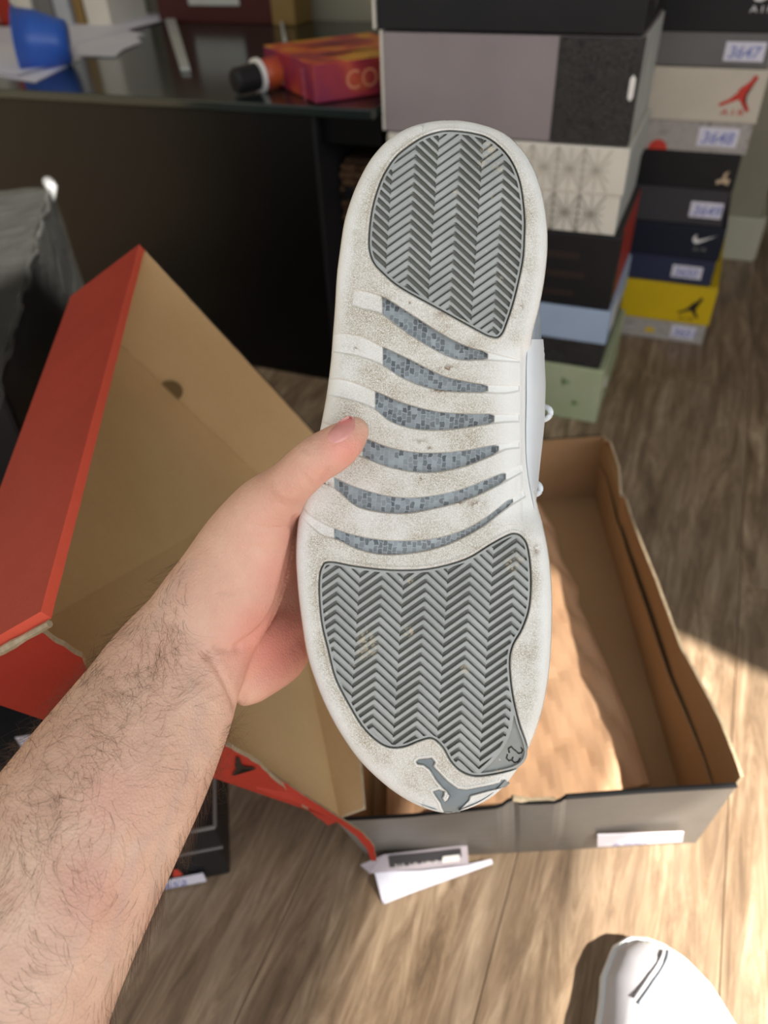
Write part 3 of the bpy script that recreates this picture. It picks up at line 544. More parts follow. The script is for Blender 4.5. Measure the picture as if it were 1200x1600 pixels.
# dangling strip of red card at the right corner
st = [P(400, 1192, .455), P(470, 1240, .47), P(530, 1278, .482), P(565, 1300, .49), P(584, 1322, .495), P(588, 1345, .50)]; sb_ = [P(400, 1232, .46), P(470, 1256, .475), P(525, 1283, .487), P(556, 1306, .494), P(573, 1326, .499), P(580, 1345, .503)]
wall('torn_strip', sb_, st, -CF, -.003, [REDC, REDE, EDGE], ld, 40, 3, .0004)
V, Fs = tube(interp([A1+nl_*.001-ev*.001, D1_+nl_*.001-ev*.001], 30), .0009, 6); mesh('crease', V, Fs, KRAFT, ld)
decal('finger_notch', [(.011*cos(t), .013*sin(t)) for t in np.linspace(0, pi, 14)], A1+(D1_-A1)*.42-ev*.0012, eu, nl_, -ev, flat('notch_brown', (120, 98, 66)), ld, .0006)
# print on the red card
o_ = B1+(A1-B1)*.70+nl_*.030-eu*.0045
text('lettering', 'JORDAN', o_-nl_*.004, -ev*1.5, nl_, -eu, .0036, BLKP, ld, .0006)
s_ = .017; cJ = B1+(C1-B1)*.60+nl_*.022-ev*.0036
decal('jumping_figure_logo', [(x_*s_, y_*s_) for x_, y_ in JUMP], cJ, nl_, -eu, -ev, BLKP, ld, .0008)
# torn white size label lying in front of the box
tg = thing('torn_size_label', 'torn white size label with black print in front of the open box', 'label', onz(650, 1360, 0))
def tq(pts, z, mat, name, th=.0008):
    n_ = len(pts); q = [onz(x_, y_, zz) for (x_, y_), zz in zip(pts, z)]; V = q+[p+np.array([0, 0, th]) for p in q]
    return mesh(name, V, [tuple(range(n_-1, -1, -1)), tuple(range(n_, 2*n_))]+[(i, (i+1) % n_, (i+1) % n_+n_, i+n_) for i in range(n_)], mat, tg)
tq([(598, 1412), (770, 1350), (768, 1343), (728, 1352), (655, 1362), (585, 1362)], [.001, .004, .008, .014, .016, .018], WPAP, 'label_backing')
tq([(563, 1352), (578, 1365), (732, 1350), (730, 1321), (600, 1336)], [.019, .018, .020, .034, .034], GREYL and flat('label_grey', (178, 168, 174)), 'label_face')
tq([(609, 1356), (722, 1346), (720, 1326), (607, 1339)], [.0215, .0215, .0335, .0335], DGREY, 'black_field')
o1 = onz(616, 1354, .0235); ux = onz(716, 1344, .0235)-o1; ux /= np.linalg.norm(ux); uy = onz(614, 1342, .034)-o1; uy /= np.linalg.norm(uy); nn = np.cross(ux, uy)
text('size_text', '315  US  UK 7', o1, ux*1.0, uy, nn, .0042, WPR, tg, .0008); tq([(690, 1349), (718, 1346), (718, 1336), (692, 1339)], [.0235, .0235, .029, .029], WPR, 'barcode_patch')
V, Fs = tube(interp([onz(600, 1410, .003), onz(655, 1388, .004), onz(700, 1372, .005)], 10), .0013, 6); mesh('folded_edge', V, Fs, WPAP, tg)

# ---------------------------------------------------------------- held sneaker
ZS = .310; MM = ZS/FP
def S(px, py, z):
    """point seen at (px,py) lying z metres in front of the sole plane"""
    px, py, z = np.broadcast_arrays(np.asarray(px, float), np.asarray(py, float), np.asarray(z, float))
    d = ZS-z; return CP+(CF+CR*((px-600)/FP)[..., None]-CU*((py-800)/FP)[..., None])*d[..., None]
def catmull(pts, k=6, closed=True):
    p = np.array(pts, float); n = len(p); out = []
    for i in range(n if closed else n-1):
        g = lambda j: p[j % n] if closed else p[min(max(j, 0), n-1)]
        p0, p1, p2, p3 = g(i-1), g(i), g(i+1), g(i+2)
        for t_ in np.linspace(0, 1, k, endpoint=False): out.append(.5*((2*p1)+(p2-p0)*t_+(2*p0-5*p1+4*p2-p3)*t_**2+(3*p1-3*p2+p3-p0)*t_**3))
    if not closed: out.append(p[-1])
    return np.array(out)
def segd(x_, y_, poly, closed=True):
    d = np.full(x_.shape, 1e9, dtype=np.float32); n = len(poly)
    for i in range(n if closed else n-1):
        ax_, ay = poly[i]; bx, by = poly[(i+1) % n]; ex, ey = bx-ax_, by-ay; L2 = ex*ex+ey*ey+1e-12
        t_ = np.clip(((x_-ax_)*ex+(y_-ay)*ey)/L2, 0, 1); dx = x_-ax_-t_*ex; dy = y_-ay-t_*ey; np.minimum(d, dx*dx+dy*dy, out=d)
    return np.sqrt(d)
def inside(x_, y_, poly):
    c = np.zeros(x_.shape, bool); n = len(poly)
    for i in range(n):
        ax_, ay = poly[i]; bx, by = poly[(i+1) % n]
        if ay == by: continue
        cond = ((ay > y_) != (by > y_)); c ^= cond & (x_ < (bx-ax_)*(y_-ay)/(by-ay)+ax_)
    return c
def sdf(x_, y_, poly, pad=45.):
    """negative inside"""
    x_ = np.asarray(x_, np.float32); y_ = np.asarray(y_, np.float32); lo = poly.min(0)-pad; hi = poly.max(0)+pad
    out = np.full(x_.shape, pad, np.float32); k_ = (x_ > lo[0]) & (x_ < hi[0]) & (y_ > lo[1]) & (y_ < hi[1]); xs, ys = x_[k_], y_[k_]
    if xs.size: d = segd(xs, ys, poly); out[k_] = np.where(inside(xs, ys, poly), -d, d)
    return out
def sst(a, b_, v_): t_ = np.clip((v_-a)/(b_-a), 0, 1); return t_*t_*(3-2*t_)
OUT = catmull([(700, 188), (745, 193), (788, 209), (820, 240), (841, 283), (852, 331), (855, 380), (851, 430), (842, 480), (831, 525), (828, 570), (828, 620), (827, 680), (829, 730), (838, 785), (848, 822), (857, 868), (862, 930), (861, 1000), (856, 1060), (845, 1115), (825, 1170), (800, 1213), (770, 1244), (735, 1262), (700, 1270), (665, 1263), (630, 1246), (595, 1220), (560, 1185), (530, 1142), (508, 1100), (492, 1060), (480, 1020), (472, 970), (466, 920), (463, 870), (465, 825), (472, 785), (484, 735), (497, 688), (505, 650), (512, 610), (518, 560), (521, 520), (524, 480), (527, 430), (532, 390), (538, 350), (547, 318), (561, 283), (582, 246), (612, 215), (652, 195)], 5)
HEEL = catmull([(704, 205), (740, 209), (767, 219), (795, 246), (812, 284), (819, 335), (819, 370), (816, 410), (803, 468), (790, 508), (784, 521), (777, 527), (768, 526), (753, 520), (690, 485), (627, 450), (600, 428), (584, 410), (577, 387), (578, 355), (583, 322), (593, 289), (604, 266), (622, 242), (655, 218), (680, 208)], 4)
FORE = catmull([(505, 883), (510, 879), (524, 879), (555, 885), (612, 891), (670, 889), (727, 874), (766, 851), (792, 837), (804, 834), (815, 839), (824, 855), (829, 897), (827, 946), (816, 981), (801, 1008), (796, 1035), (800, 1081), (810, 1127), (822, 1163), (822, 1184), (808, 1199), (777, 1208), (743, 1212), (720, 1204), (704, 1188), (692, 1167), (675, 1153), (655, 1157), (632, 1166), (609, 1167), (589, 1157), (566, 1134), (543, 1096), (524, 1058), (513, 1015), (503, 973), (499, 927), (500, 897)], 4)
CH = [
 ([(552, 458), (565, 453), (600, 464), (640, 489), (690, 521), (730, 541), (757, 548), (812, 562)], [(812, 566), (757, 563), (710, 561), (660, 536), (620, 509), (596, 491), (566, 483), (550, 478)]),
 ([(514, 527), (530, 520), (565, 525), (600, 542), (640, 561), (690, 586), (730, 596), (757, 600), (812, 602)], [(812, 611), (790, 615), (757, 614), (700, 612), (660, 604), (625, 589), (597, 571), (560, 557), (512, 549)]),
 ([(505, 592), (530, 591), (560, 599), (592, 613), (630, 629), (680, 642), (730, 646), (765, 646), (812, 647)], [(812, 659), (790, 660), (765, 663), (700, 672), (650, 671), (610, 659), (583, 638), (550, 626), (500, 615)]),
 ([(495, 655), (530, 668), (573, 685), (610, 699), (660, 707), (720, 704), (770, 695), (812, 690)], [(812, 700), (790, 703), (770, 712), (720, 731), (665, 739), (610, 731), (565, 714), (530, 701), (485, 680)]),
 ([(476, 722), (525, 747), (560, 762), (610, 775), (660, 776), (720, 764), (785, 738), (815, 727)], [(817, 738), (780, 758), (730, 781), (670, 797), (620, 803), (560, 793), (522, 763), (474, 745)]),
 ([(468, 786), (486, 805), (520, 824), (560, 837), (610, 844), (670, 842), (720, 829), (760, 807), (793, 781), (818, 765)], [(822, 776), (790, 796), (750, 826), (700, 851), (650, 864), (600, 867), (560, 859), (528, 844), (500, 835), (466, 803)])]
CHP = [np.array(catmull(a, 4, False).tolist()+catmull(b_, 4, False).tolist()) for a, b_ in CH]
WINX = [(597, 762), (598, 762), (586, 772), (566, 779), (522, 790), (522, 801)]
JP = np.array([(480+x_/2.857, 1100+y_/2.857) for x_, y_ in [(485, 257), (498, 246), (555, 240), (570, 260), (562, 278), (582, 300), (626, 345), (672, 378), (710, 382), (800, 365), (860, 350), (866, 337), (886, 338), (903, 354), (885, 370), (800, 390), (728, 410), (722, 430), (692, 460), (680, 482), (610, 484), (600, 462), (594, 440), (575, 412), (560, 390), (585, 382), (612, 390), (610, 405), (602, 420), (612, 436), (624, 430), (636, 410), (621, 388), (605, 374), (576, 340), (546, 292), (520, 272), (492, 268)]])
def longz(y_): return -.010*sst(1040, 1290, y_)**1.4-.0025*sst(300, 180, y_)-.0015*np.exp(-((y_-640)/120.)**2)
def edge_drop(x_, y_, e): R_ = 15+14*np.exp(-((y_-640)/130.)**2)*(x_ < 660)+5*(x_ > 660); q_ = np.clip(R_-e, 0, R_); return (R_-np.sqrt(np.maximum(R_*R_-q_*q_, 0)))*MM*.85
def crown(x_, y_): return longz(y_)-.0012*((x_-665)/190)**2
# outsole rows
ys = []; y = 188.2; stp = .05
while y < 729: ys.append(y); y += stp; stp = min(stp*1.25, 1.1)
ys2 = []; y = 1270.4; stp = .05
while y > 729.5: ys2.append(y); y -= stp; stp = min(stp*1.25, 1.1)
ys = np.array(ys+ys2[::-1])
def scan(poly, ys):
    L_ = np.zeros(len(ys)); R_ = np.zeros(len(ys)); a = poly; b_ = np.roll(poly, -1, 0)
    for i, yy in enumerate(ys):
        k_ = ((a[:, 1] > yy) != (b_[:, 1] > yy)); xs = a[k_, 0]+(yy-a[k_, 1])*(b_[k_, 0]-a[k_, 0])/(b_[k_, 1]-a[k_, 1])
        if len(xs) < 2: xs = np.array([700, 700.])
        L_[i] = xs.min(); R_[i] = xs.max()
    return L_, R_
XL, XR = scan(OUT, ys); NT = 340; tt = np.linspace(0, 1, NT); tt = .5*(tt+(.5-.5*np.cos(pi*tt)))
X_ = XL[:, None]+(XR-XL)[:, None]*tt; Y_ = np.repeat(ys[:, None], NT, 1)
e = np.maximum(-sdf(X_, Y_, OUT, 5), 0)
z = crown(X_, Y_)-edge_drop(X_, Y_, e)
dirt = sst(2, 26, e)*.75+.25
chan = np.zeros_like(z)
for i, (poly, (wa, wb)) in enumerate(zip(CHP, WINX)):
    s = sdf(X_, Y_, poly, 20); inn = 1-sst(-2.2, .8, s); z = z-.0012*inn; chan = np.maximum(chan, inn)
    sw = np.maximum(s+.6, np.maximum(wa-X_, X_-wb)); k_ = np.maximum(X_-(wb-9), 0); sw = np.maximum(sw, k_*.35+s+.5)
    z = z-.0040*(1-sst(-1.3, .7, sw))
dirt = dirt*(1-.45*chan)
for poly in (HEEL, FORE):
    s = sdf(X_, Y_, poly, 20); z = z-.0042*(1-sst(-.3, 2.2, s))+.0005*np.exp(-((s-4.2)/2.2)**2)*(s > 0)
s = sdf(X_, Y_, JP, 14); z = z-.0019*(1-sst(-.8, .8, s))+.0006*np.exp(-((s-2.6)/1.5)**2)*(s > 0); dirt = dirt*(1-.8*np.exp(-((s-2.6)/1.5)**2)*(s > 0))
waist = sst(520, 560, Y_)*(1-sst(790, 840, Y_)); dirt = dirt*(1-waist*sst(735, 800, X_)*.92)*(1-.7*sst(835, 860, X_)); z = z-waist*(.0035*sst(790, 830, X_)+.0008*sst(812, 818, X_))
dirt = dirt*(1-.5*sst(540, 500, X_)*waist)
z += rng.normal(0, .00002, z.shape)
nR = len(ys); V3 = S(X_, Y_, z)
# side walls of the midsole
sk = [(-.3, -.004), (.6, -.008), (.2, -.014), (-2, -.020), (-6, -.025)]
cx = (XL+XR)/2; zl = z[:, 0]; zr = z[:, -1]; left = []; right = []
for dx, dz in sk:
    sc_l = np.minimum(1, (XR-XL)/40.)
    left.append(S(XL-dx*sc_l+(0), ys+np.where(ys < 700, 1, -1)*(-dx)*(1-sc_l), np.minimum(zl, dz+longz(ys)))); right.append(S(XR+dx*sc_l, ys+np.where(ys < 700, 1, -1)*(-dx)*(1-sc_l), np.minimum(zr, dz+longz(ys))))
G = np.concatenate([np.stack(left[::-1], 1), V3, np.stack(right, 1)], 1); nC = G.shape[1]
DA = np.concatenate([np.full((nR, len(sk)), .15), dirt, np.full((nR, len(sk)), .05)], 1)
idx = np.arange(nR*nC).reshape(nR, nC); Q = np.stack([idx[:-1, :-1], idx[1:, :-1], idx[1:, 1:], idx[:-1, 1:]], -1).reshape(-1, 4)
STN = np.zeros((nR, nC))
for a_, b_, rx, ry, st_ in ((687, 610, 13, 4, 1), (700, 576, 12, 6, .9), (745, 788, 12, 6, .9), (718, 786, 8, 3, .8), (671, 700, 4, 3, .8), (658, 748, 3, 3, .9), (556, 545, 3.5, 3, 1), (640, 473, 2, 2, 1), (690, 490, 14, 5, .5), (640, 520, 14, 6, .35), (838, 860, 5, 9, .7), (600, 466, 12, 4, .4), (508, 757, 9, 4, .9), (815, 480, 3, 4, .8), (655, 690, 14, 4, .5), (735, 540, 12, 4, .35), (620, 1150, 20, 8, .25), (586, 700, 25, 6, .3)):
    STN[:, len(sk):-len(sk)] = np.maximum(STN[:, len(sk):-len(sk)], st_*np.exp(-((X_-a_)/rx)**2-((Y_-b_)/ry)**2))
shoe = thing('sneaker', 'white and grey basketball sneaker held sole towards the viewer', 'sneaker', S(700, 730, 0).tolist())
mesh('outsole', G.reshape(-1, 3), Q, RUB, shoe, smooth=True, attrs={'dirt': DA, 'stain': STN})
DEB = [(572, 998, 13, 1), (578, 1012, 13, 1), (566, 1022, 9, 1), (640, 908, 6, .8), (640, 987, 9, .9), (726, 1045, 8, .8), (800, 882, 11, .9), (812, 872, 7, .8), (768, 310, 4, 1), (764, 236, 13, .8), (753, 258, 9, .6), (778, 262, 9, .7), (712, 300, 5, .7), (722, 505, 6, .9), (783, 436, 5, .7), (780, 1204, 5, 1)]
# tread pads
def pad(name, poly, res, hp, lug, extra=None, label=None):
    lo = poly.min(0)-2; hi = poly.max(0)+2; xs = np.arange(lo[0], hi[0], res); yy = np.arange(lo[1], hi[1], res); X2, Y2 = np.meshgrid(xs, yy); s = sdf(X2, Y2, poly, 20)
    # snap the border on to the outline for a clean edge
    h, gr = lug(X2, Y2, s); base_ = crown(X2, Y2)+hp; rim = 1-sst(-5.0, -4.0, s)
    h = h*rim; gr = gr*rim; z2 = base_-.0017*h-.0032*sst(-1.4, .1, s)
    ok = s < 1.2; idx = np.arange(X2.size).reshape(X2.shape); Q = np.stack([idx[:-1, :-1], idx[1:, :-1], idx[1:, 1:], idx[:-1, 1:]], -1).reshape(-1, 4); k_ = ok.ravel()[Q].all(1); Q = Q[k_]
    used, inv = np.unique(Q, return_inverse=True); Vv = S(X2, Y2, z2).reshape(-1, 3)[used]
    deb = np.zeros(X2.shape)
    for a_, b_, rr, st_ in DEB: deb = np.maximum(deb, st_*np.exp(-((X2-a_)**2+(Y2-b_)**2)/rr**2))
    deb = np.clip(deb*1.3, 0, 1)*np.where(deb > .25, 1, 0); z2 = z2; o = mesh(name, Vv, inv.reshape(-1, 4), TREAD, shoe, smooth=True, attrs={'groove_shade': gr.ravel()[used], 'debris': deb.ravel()[used]})
    if label: o['label'] = label
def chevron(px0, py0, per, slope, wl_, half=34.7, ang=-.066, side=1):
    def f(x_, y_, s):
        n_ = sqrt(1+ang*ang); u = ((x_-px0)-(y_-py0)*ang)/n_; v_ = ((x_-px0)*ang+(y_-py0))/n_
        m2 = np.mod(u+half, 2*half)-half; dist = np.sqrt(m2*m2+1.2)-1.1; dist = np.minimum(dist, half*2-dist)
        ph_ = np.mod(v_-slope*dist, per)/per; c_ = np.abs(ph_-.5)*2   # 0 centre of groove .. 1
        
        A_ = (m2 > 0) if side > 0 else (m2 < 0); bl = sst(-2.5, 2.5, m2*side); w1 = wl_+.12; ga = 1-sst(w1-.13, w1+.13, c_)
        ph2 = ph_-.5; gb = np.where(ph2 > 0, 1-sst(.05, .12, ph2), np.maximum(1-sst(.05, .12, -ph2), .5*(1-sst(.05, .44, -ph2)))); g_ = ga*bl+gb*(1-bl); return g_, ga*bl+(1-bl)*np.clip(1.3*(1-sst(.06, .13, np.abs(ph2-.02))), 0, 1)  # second value: painted groove shade, wider on one leg of the chevron
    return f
HL = chevron(650.3, 231-7, 14.45, .82, .40)
FO = chevron(596.7, 903.3-7.2, 14.4, .82, .34, 34.3, -.066, -1)
ARC = np.array([(803, 1085), (799, 1124), (795, 1145), (785, 1166), (768, 1188), (748, 1206)])
TW = [np.array([(640+x_/5.454, 1120+y_/5.454) for x_, y_ in q]) for q in ([(950, 262), (964, 285), (952, 306), (928, 310), (905, 290), (878, 268), (866, 252)], [(866, 252), (840, 268), (848, 302)], [(832, 322), (824, 350), (845, 374), (868, 364), (880, 345)], [(876, 350), (872, 372), (895, 390), (925, 382), (940, 356)])]
ARC = catmull(ARC, 4, False)
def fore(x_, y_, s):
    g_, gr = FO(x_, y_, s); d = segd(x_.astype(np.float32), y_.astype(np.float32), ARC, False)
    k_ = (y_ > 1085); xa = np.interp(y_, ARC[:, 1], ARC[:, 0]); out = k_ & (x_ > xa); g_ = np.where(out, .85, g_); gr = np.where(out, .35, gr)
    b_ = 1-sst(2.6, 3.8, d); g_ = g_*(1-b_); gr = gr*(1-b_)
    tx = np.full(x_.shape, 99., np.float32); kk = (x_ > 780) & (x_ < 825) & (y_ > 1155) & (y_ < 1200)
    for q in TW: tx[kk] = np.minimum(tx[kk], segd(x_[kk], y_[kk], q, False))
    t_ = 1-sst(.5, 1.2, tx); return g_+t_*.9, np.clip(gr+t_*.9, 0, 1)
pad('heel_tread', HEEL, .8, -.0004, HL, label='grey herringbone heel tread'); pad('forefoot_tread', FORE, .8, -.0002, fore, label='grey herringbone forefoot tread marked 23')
# carbon plate seen through the six slots
xs = np.arange(505, 812, 4.); yy = np.arange(450, 880, 4.); X2, Y2 = np.meshgrid(xs, yy); idx = np.arange(X2.size).reshape(X2.shape); Q = np.stack([idx[:-1, :-1], idx[1:, :-1], idx[1:, 1:], idx[:-1, 1:]], -1).reshape(-1, 4)
ok = (sdf(X2, Y2, OUT, 30) < -16).ravel()[Q].all(1); Q = Q[ok]
pl = mesh('carbon_plate', S(X2, Y2, crown(X2, Y2)-.0038).reshape(-1, 3), Q, CARB, shoe, smooth=True, uv=np.stack([-X2.ravel()*sin(.07)+Y2.ravel()*cos(.07), X2.ravel()*cos(.07)+Y2.ravel()*sin(.07)], 1)); pl['label'] = 'grey carbon weave shank plate'
# logo inlay
xs = np.arange(640, 800, .9); yy = np.arange(1180, 1275, .9); X2, Y2 = np.meshgrid(xs, yy); s = sdf(X2, Y2, JP, 14); idx = np.arange(X2.size).reshape(X2.shape); Q = np.stack([idx[:-1, :-1], idx[1:, :-1], idx[1:, 1:], idx[:-1, 1:]], -1).reshape(-1, 4); k_ = (s < 1.).ravel()[Q].all(1); Q = Q[k_]
eo = np.maximum(-sdf(X2, Y2, OUT, 5), 0); zz = crown(X2, Y2)-edge_drop(X2, Y2, eo)-.0011-.0008*sst(-2, 1, s); u_, inv = np.unique(Q, return_inverse=True)
mesh('jumping_figure_logo', S(X2, Y2, zz).reshape(-1, 3)[u_], inv.reshape(-1, 4), LOGO, shoe, smooth=True)['label'] = 'grey jumping figure emblem'
# upper
HU = lambda y_: np.interp(y_, [190, 230, 300, 420, 540, 650, 760, 880, 1000, 1100, 1180, 1230, 1262], [.060, .088, .10, .098, .092, .088, .082, .068, .056, .050, .044, .036, .026])
def upx(y_):
    l_, r_ = scan(OUT, y_); l_ = l_+8; r_ = r_-6
    rr = np.interp(y_, [200, 300, 400, 440, 500, 560, 600, 660, 700, 750, 790, 830, 900], [0, 0, 0, 845, 850.5, 855.5, 857.5, 856, 852, 846, 840, 0, 0]); return l_, np.maximum(r_, rr)
yu = np.r_[np.linspace(192, 240, 14), np.linspace(246, 1225, 110), np.linspace(1230, 1266, 12)]; lU, rU = upx(yu); NS = 56
def usec(y_, l_, r_, h_, grow=0., t0=0., t1=1., n_=NS):
    out = []; l0, r0 = scan(OUT, np.array([y_])); th = np.linspace(t0, t1, n_)
    c_ = (l_+r_)/2; a_ = (r_-l_)/2
    for t_ in th:                           # 0 = right sole edge, 1 = left sole edge
        q = pi*t_; cs_, sn = cos(q), sin(q); x_ = c_+(a_+grow)*np.sign(cs_)*abs(cs_)**.55*(1-.30*sn**3); zz = -.010-(h_-.010+grow*MM)*sn**.85
        k_ = max(0, 1-t_/.10); 
        if 405 < y_ < 800 and t_ < .10: x_ = x_*(1-k_)+(r0[0]-5)*k_; zz = zz*(1-k_)+(-.0065)*k_
        out.append((x_, y_, zz))
    return out
secs = []
for y_, l_, r_ in zip(yu, lU, rU): secs.append(usec(y_, l_, r_, HU(y_)))
def loft(secs, name, mat, smooth=True, closecaps=True, keep=None):
    A_ = np.array(secs); n_, m2 = A_.shape[:2]; Vv = S(A_[..., 0], A_[..., 1], A_[..., 2]).reshape(-1, 3); idx = np.arange(n_*m2).reshape(n_, m2); Q = np.stack([idx[:-1, :-1], idx[:-1, 1:], idx[1:, 1:], idx[1:, :-1]], -1).reshape(-1, 4)
    if keep is not None: Q = Q[keep(A_).ravel()]
    return mesh(name, Vv, Q, mat, shoe, smooth=smooth)
i_s = int(np.searchsorted(yu, 552)); 
# collar opening: a hole at the back (far side) of the heel region
def hole(A_): c_ = A_[:-1, :-1]; return ~((c_[..., 1] > 215) & (c_[..., 1] < 430) & (c_[..., 2] < -.088))
loft(secs[:i_s+1], 'heel_counter', GREYF, keep=hole); loft(secs[i_s:], 'upper', WHT)
lin_ = [usec(y_, l_+16, r_-16, HU(y_)-.004) for y_, l_, r_ in zip(yu[10:i_s], lU[10:i_s], rU[10:i_s])]; loft(lin_, 'lining', GREYF, keep=hole)
# white side panel with rounded corner, stitched border
ym = np.r_[np.linspace(530, 560, 14), np.linspace(566, 792, 50)]; lM, rM = upx(ym); ms = []
for y_, l_, r_ in zip(ym, lM, rM):
    tmax = .12+.20*sqrt(max(0, min(1, (y_-529)/30))); ms.append(usec(y_, l_, r_, HU(y_), 2.2, .0, tmax, 22))
sp_o = loft(ms, 'side_panel', WHT)
st_parts = []
for i in range(4, len(ym)-1, 1):
    for f_ in (17,):
        a = np.array(ms[i][f_]); b_ = np.array(ms[i+1][f_]); c_ = a+(b_-a)*.65; st_parts.append(tube([S(a[0]+.6, a[1], a[2]+.0003), S(c_[0]+.6, c_[1], c_[2]+.0003)], .00035, 5))
V, Fs = join(st_parts); o = mesh('stitching', V, Fs, WHT, sp_o); o['kind'] = 'stuff'
# lace ends peeking out at the right
for (x_, y_, a_) in ((857, 648, .35), (841, 765, -.2)):
    c_ = np.array([x_, y_]); V, Fs = tube([S(x_-9+12.5*sin(q), y_-2+10*cos(q)-a_*4*sin(q), -.05+.005*sin(q)) for q in np.linspace(0, pi, 15)], .0014, 8); mesh('lace_loop', V, Fs, WHT, shoe, smooth=True)
# lace bars across the instep (far side)
for y_ in range(470, 800, 42):
    l_, r_ = upx(np.array([y_])); sec = usec(y_, l_[0], r_[0], HU(y_), 4, .22, .78, 14); V, Fs = tube([S(*p) for p in sec], .0022, 6); mesh('lace', V, Fs, WHT, shoe, smooth=True)

# ---------------------------------------------------------------- forearm and hand
def loft3(st, n=28, cap=True, k=5):
    """stations (px,py,depth,half width px at that depth,half thickness m) -> closed lofted solid"""
    A_ = np.array(st, float); A_ = catmull(A_, k, False); C3 = np.array([P(a[0], a[1], a[2]) for a in A_]); W_ = A_[:, 3]*A_[:, 2]/FP; T_ = A_[:, 4]
    V = []; Fs = []; N_ = len(A_); D_ = np.gradient(C3, axis=0); D_ /= np.linalg.norm(D_, axis=1)[:, None]
    rings = []
    for i in range(N_):
        v_ = CF-(CF@D_[i])*D_[i]; v_ /= np.linalg.norm(v_); a_ = np.cross(D_[i], v_); rings.append((C3[i], a_, v_, W_[i], T_[i]))
    full = []
    c, a_, v_, w_, t_ = rings[0]; r_ = min(w_, t_)
    for q in (.15, .5, .8): full.append((c-D_[0]*r_*cos(asin(q)), a_, v_, w_*q, t_*q))
    full += rings; c, a_, v_, w_, t_ = rings[-1]; r_ = min(w_, t_)
    for q in (.8, .5, .15): full.append((c+D_[-1]*r_*cos(asin(q)), a_, v_, w_*q, t_*q))
    for c, a_, v_, w_, t_ in full:
        for k_ in range(n): q = 2*pi*k_/n; V.append(c+a_*w_*cos(q)+v_*t_*sin(q))
    M_ = len(full)
    for i in range(M_-1):
        for k_ in range(n): Fs.append((i*n+k_, i*n+(k_+1) % n, (i+1)*n+(k_+1) % n, (i+1)*n+k_))
    Fs.append(tuple(range(n-1, -1, -1))); Fs.append(tuple((M_-1)*n+k_ for k_ in range(n))); return V, Fs
PARTS = [
 [(-330, 2120, .255, 262, .044), (-210, 1890, .258, 250, .043), (-95, 1690, .262, 232, .040), (2, 1503, .270, 192, .036), (114, 1319, .288, 160, .032), (189, 1198, .302, 141, .028), (239, 1112, .314, 124, .0245), (272, 1050, .322, 110, .0225), (312, 985, .330, 92, .021)],
 [(262, 1058, .324, 92, .021), (318, 975, .330, 90, .022), (358, 915, .330, 86, .0225), (389, 850, .326, 74, .0205), (416, 797, .317, 56, .0165), (446, 762, .307, 40, .0115), (468, 742, .3005, 36, .0100)],
 [(452, 757, .3035, 37, .0105), (489, 722, .2965, 37, .0098), (520, 703, .2950, 36.5, .0095), (541, 687, .2960, 32, .0084), (554, 674, .2975, 25, .0062)],
 [(300, 1040, .334, 82, .019), (368, 1010, .350, 78, .020), (428, 985, .368, 62, .019), (450, 930, .382, 62, .016)],
 [(330, 1000, .345, 80, .018), (400, 930, .368, 78, .017), (440, 880, .382, 66, .014), (448, 840, .384, 44, .012)],
 [(330, 960, .342, 70, .017), (395, 880, .362, 64, .015), (430, 830, .380, 42, .012)],
 [(384, 1062, .345, 42, .012), (436, 1022, .362, 46, .015), (446, 1000, .378, 40, .012)],
 [(430, 830, .384, 34, .0105), (490, 812, .404, 31, .0092), (560, 795, .414, 29, .0088), (630, 790, .408, 26, .0080), (690, 788, .400, 22, .0066)],
 [(446, 885, .386, 32, .0100), (510, 874, .402, 30, .0090), (585, 865, .408, 28, .0086), (660, 862, .402, 26, .0078), (722, 862, .394, 21, .0064)],
 [(446, 942, .384, 31, .0095), (510, 934, .396, 29, .0088), (575, 930, .398, 27, .0083), (645, 930, .392, 25, .0075), (700, 930, .385, 20, .0062)],
 [(440, 1000, .378, 28, .0088), (495, 998, .386, 25, .0080), (545, 997, .387, 24, .0074), (595, 998, .382, 22, .0066), (635, 998, .376, 18, .0055)],
]
V, Fs = join([loft3(p) for p in PARTS])
person = thing('person', "bare left forearm and hand gripping the white sneaker's sole", 'person', P(280, 1040, .33))
raw = mesh('arm', V, Fs, SKIN, person)
rm = raw.modifiers.new('r', 'REMESH'); rm.mode = 'VOXEL'; rm.voxel_size = .0012
sm = raw.modifiers.new('s', 'SMOOTH'); sm.factor = .5; sm.iterations = 14
dg = bpy.context.evaluated_depsgraph_get(); me = bpy.data.meshes.new_from_object(raw.evaluated_get(dg)); raw.modifiers.clear(); raw.data = me; me.name = 'arm'
n = len(me.vertices); co = np.empty(n*3); me.vertices.foreach_get('co', co); co = co.reshape(-1, 3)+np.array(person.location); no = np.empty(n*3); me.vertices.foreach_get('normal', no); no = no.reshape(-1, 3)
q = co-CP; dz = q@CF; px = 600+FP*(q@CR)/dz; py = 800-FP*(q@CU)/dz; front = (no@CF < .15)
def crease(pts, wd, depth, dmax=.36):
    global co
    d = segd(px, py, catmull(pts, 4, False), False); co = co-no*(np.exp(-(d/wd)**2)*depth*front*(dz < dmax))[:, None]
crease([(503, 752), (508, 742), (512, 735)], 3.5, .0011); crease([(470, 738), (478, 746), (486, 760)], 3, .0005)
crease([(462, 812), (461, 840), (452, 880), (441, 925), (424, 965), (400, 992), (372, 1010)], 6, .0020, .40)
crease([(322, 1018), (345, 1052), (362, 1088), (372, 1112)], 5, .0012); crease([(338, 1010), (372, 1016), (395, 1008)], 5, .0008)
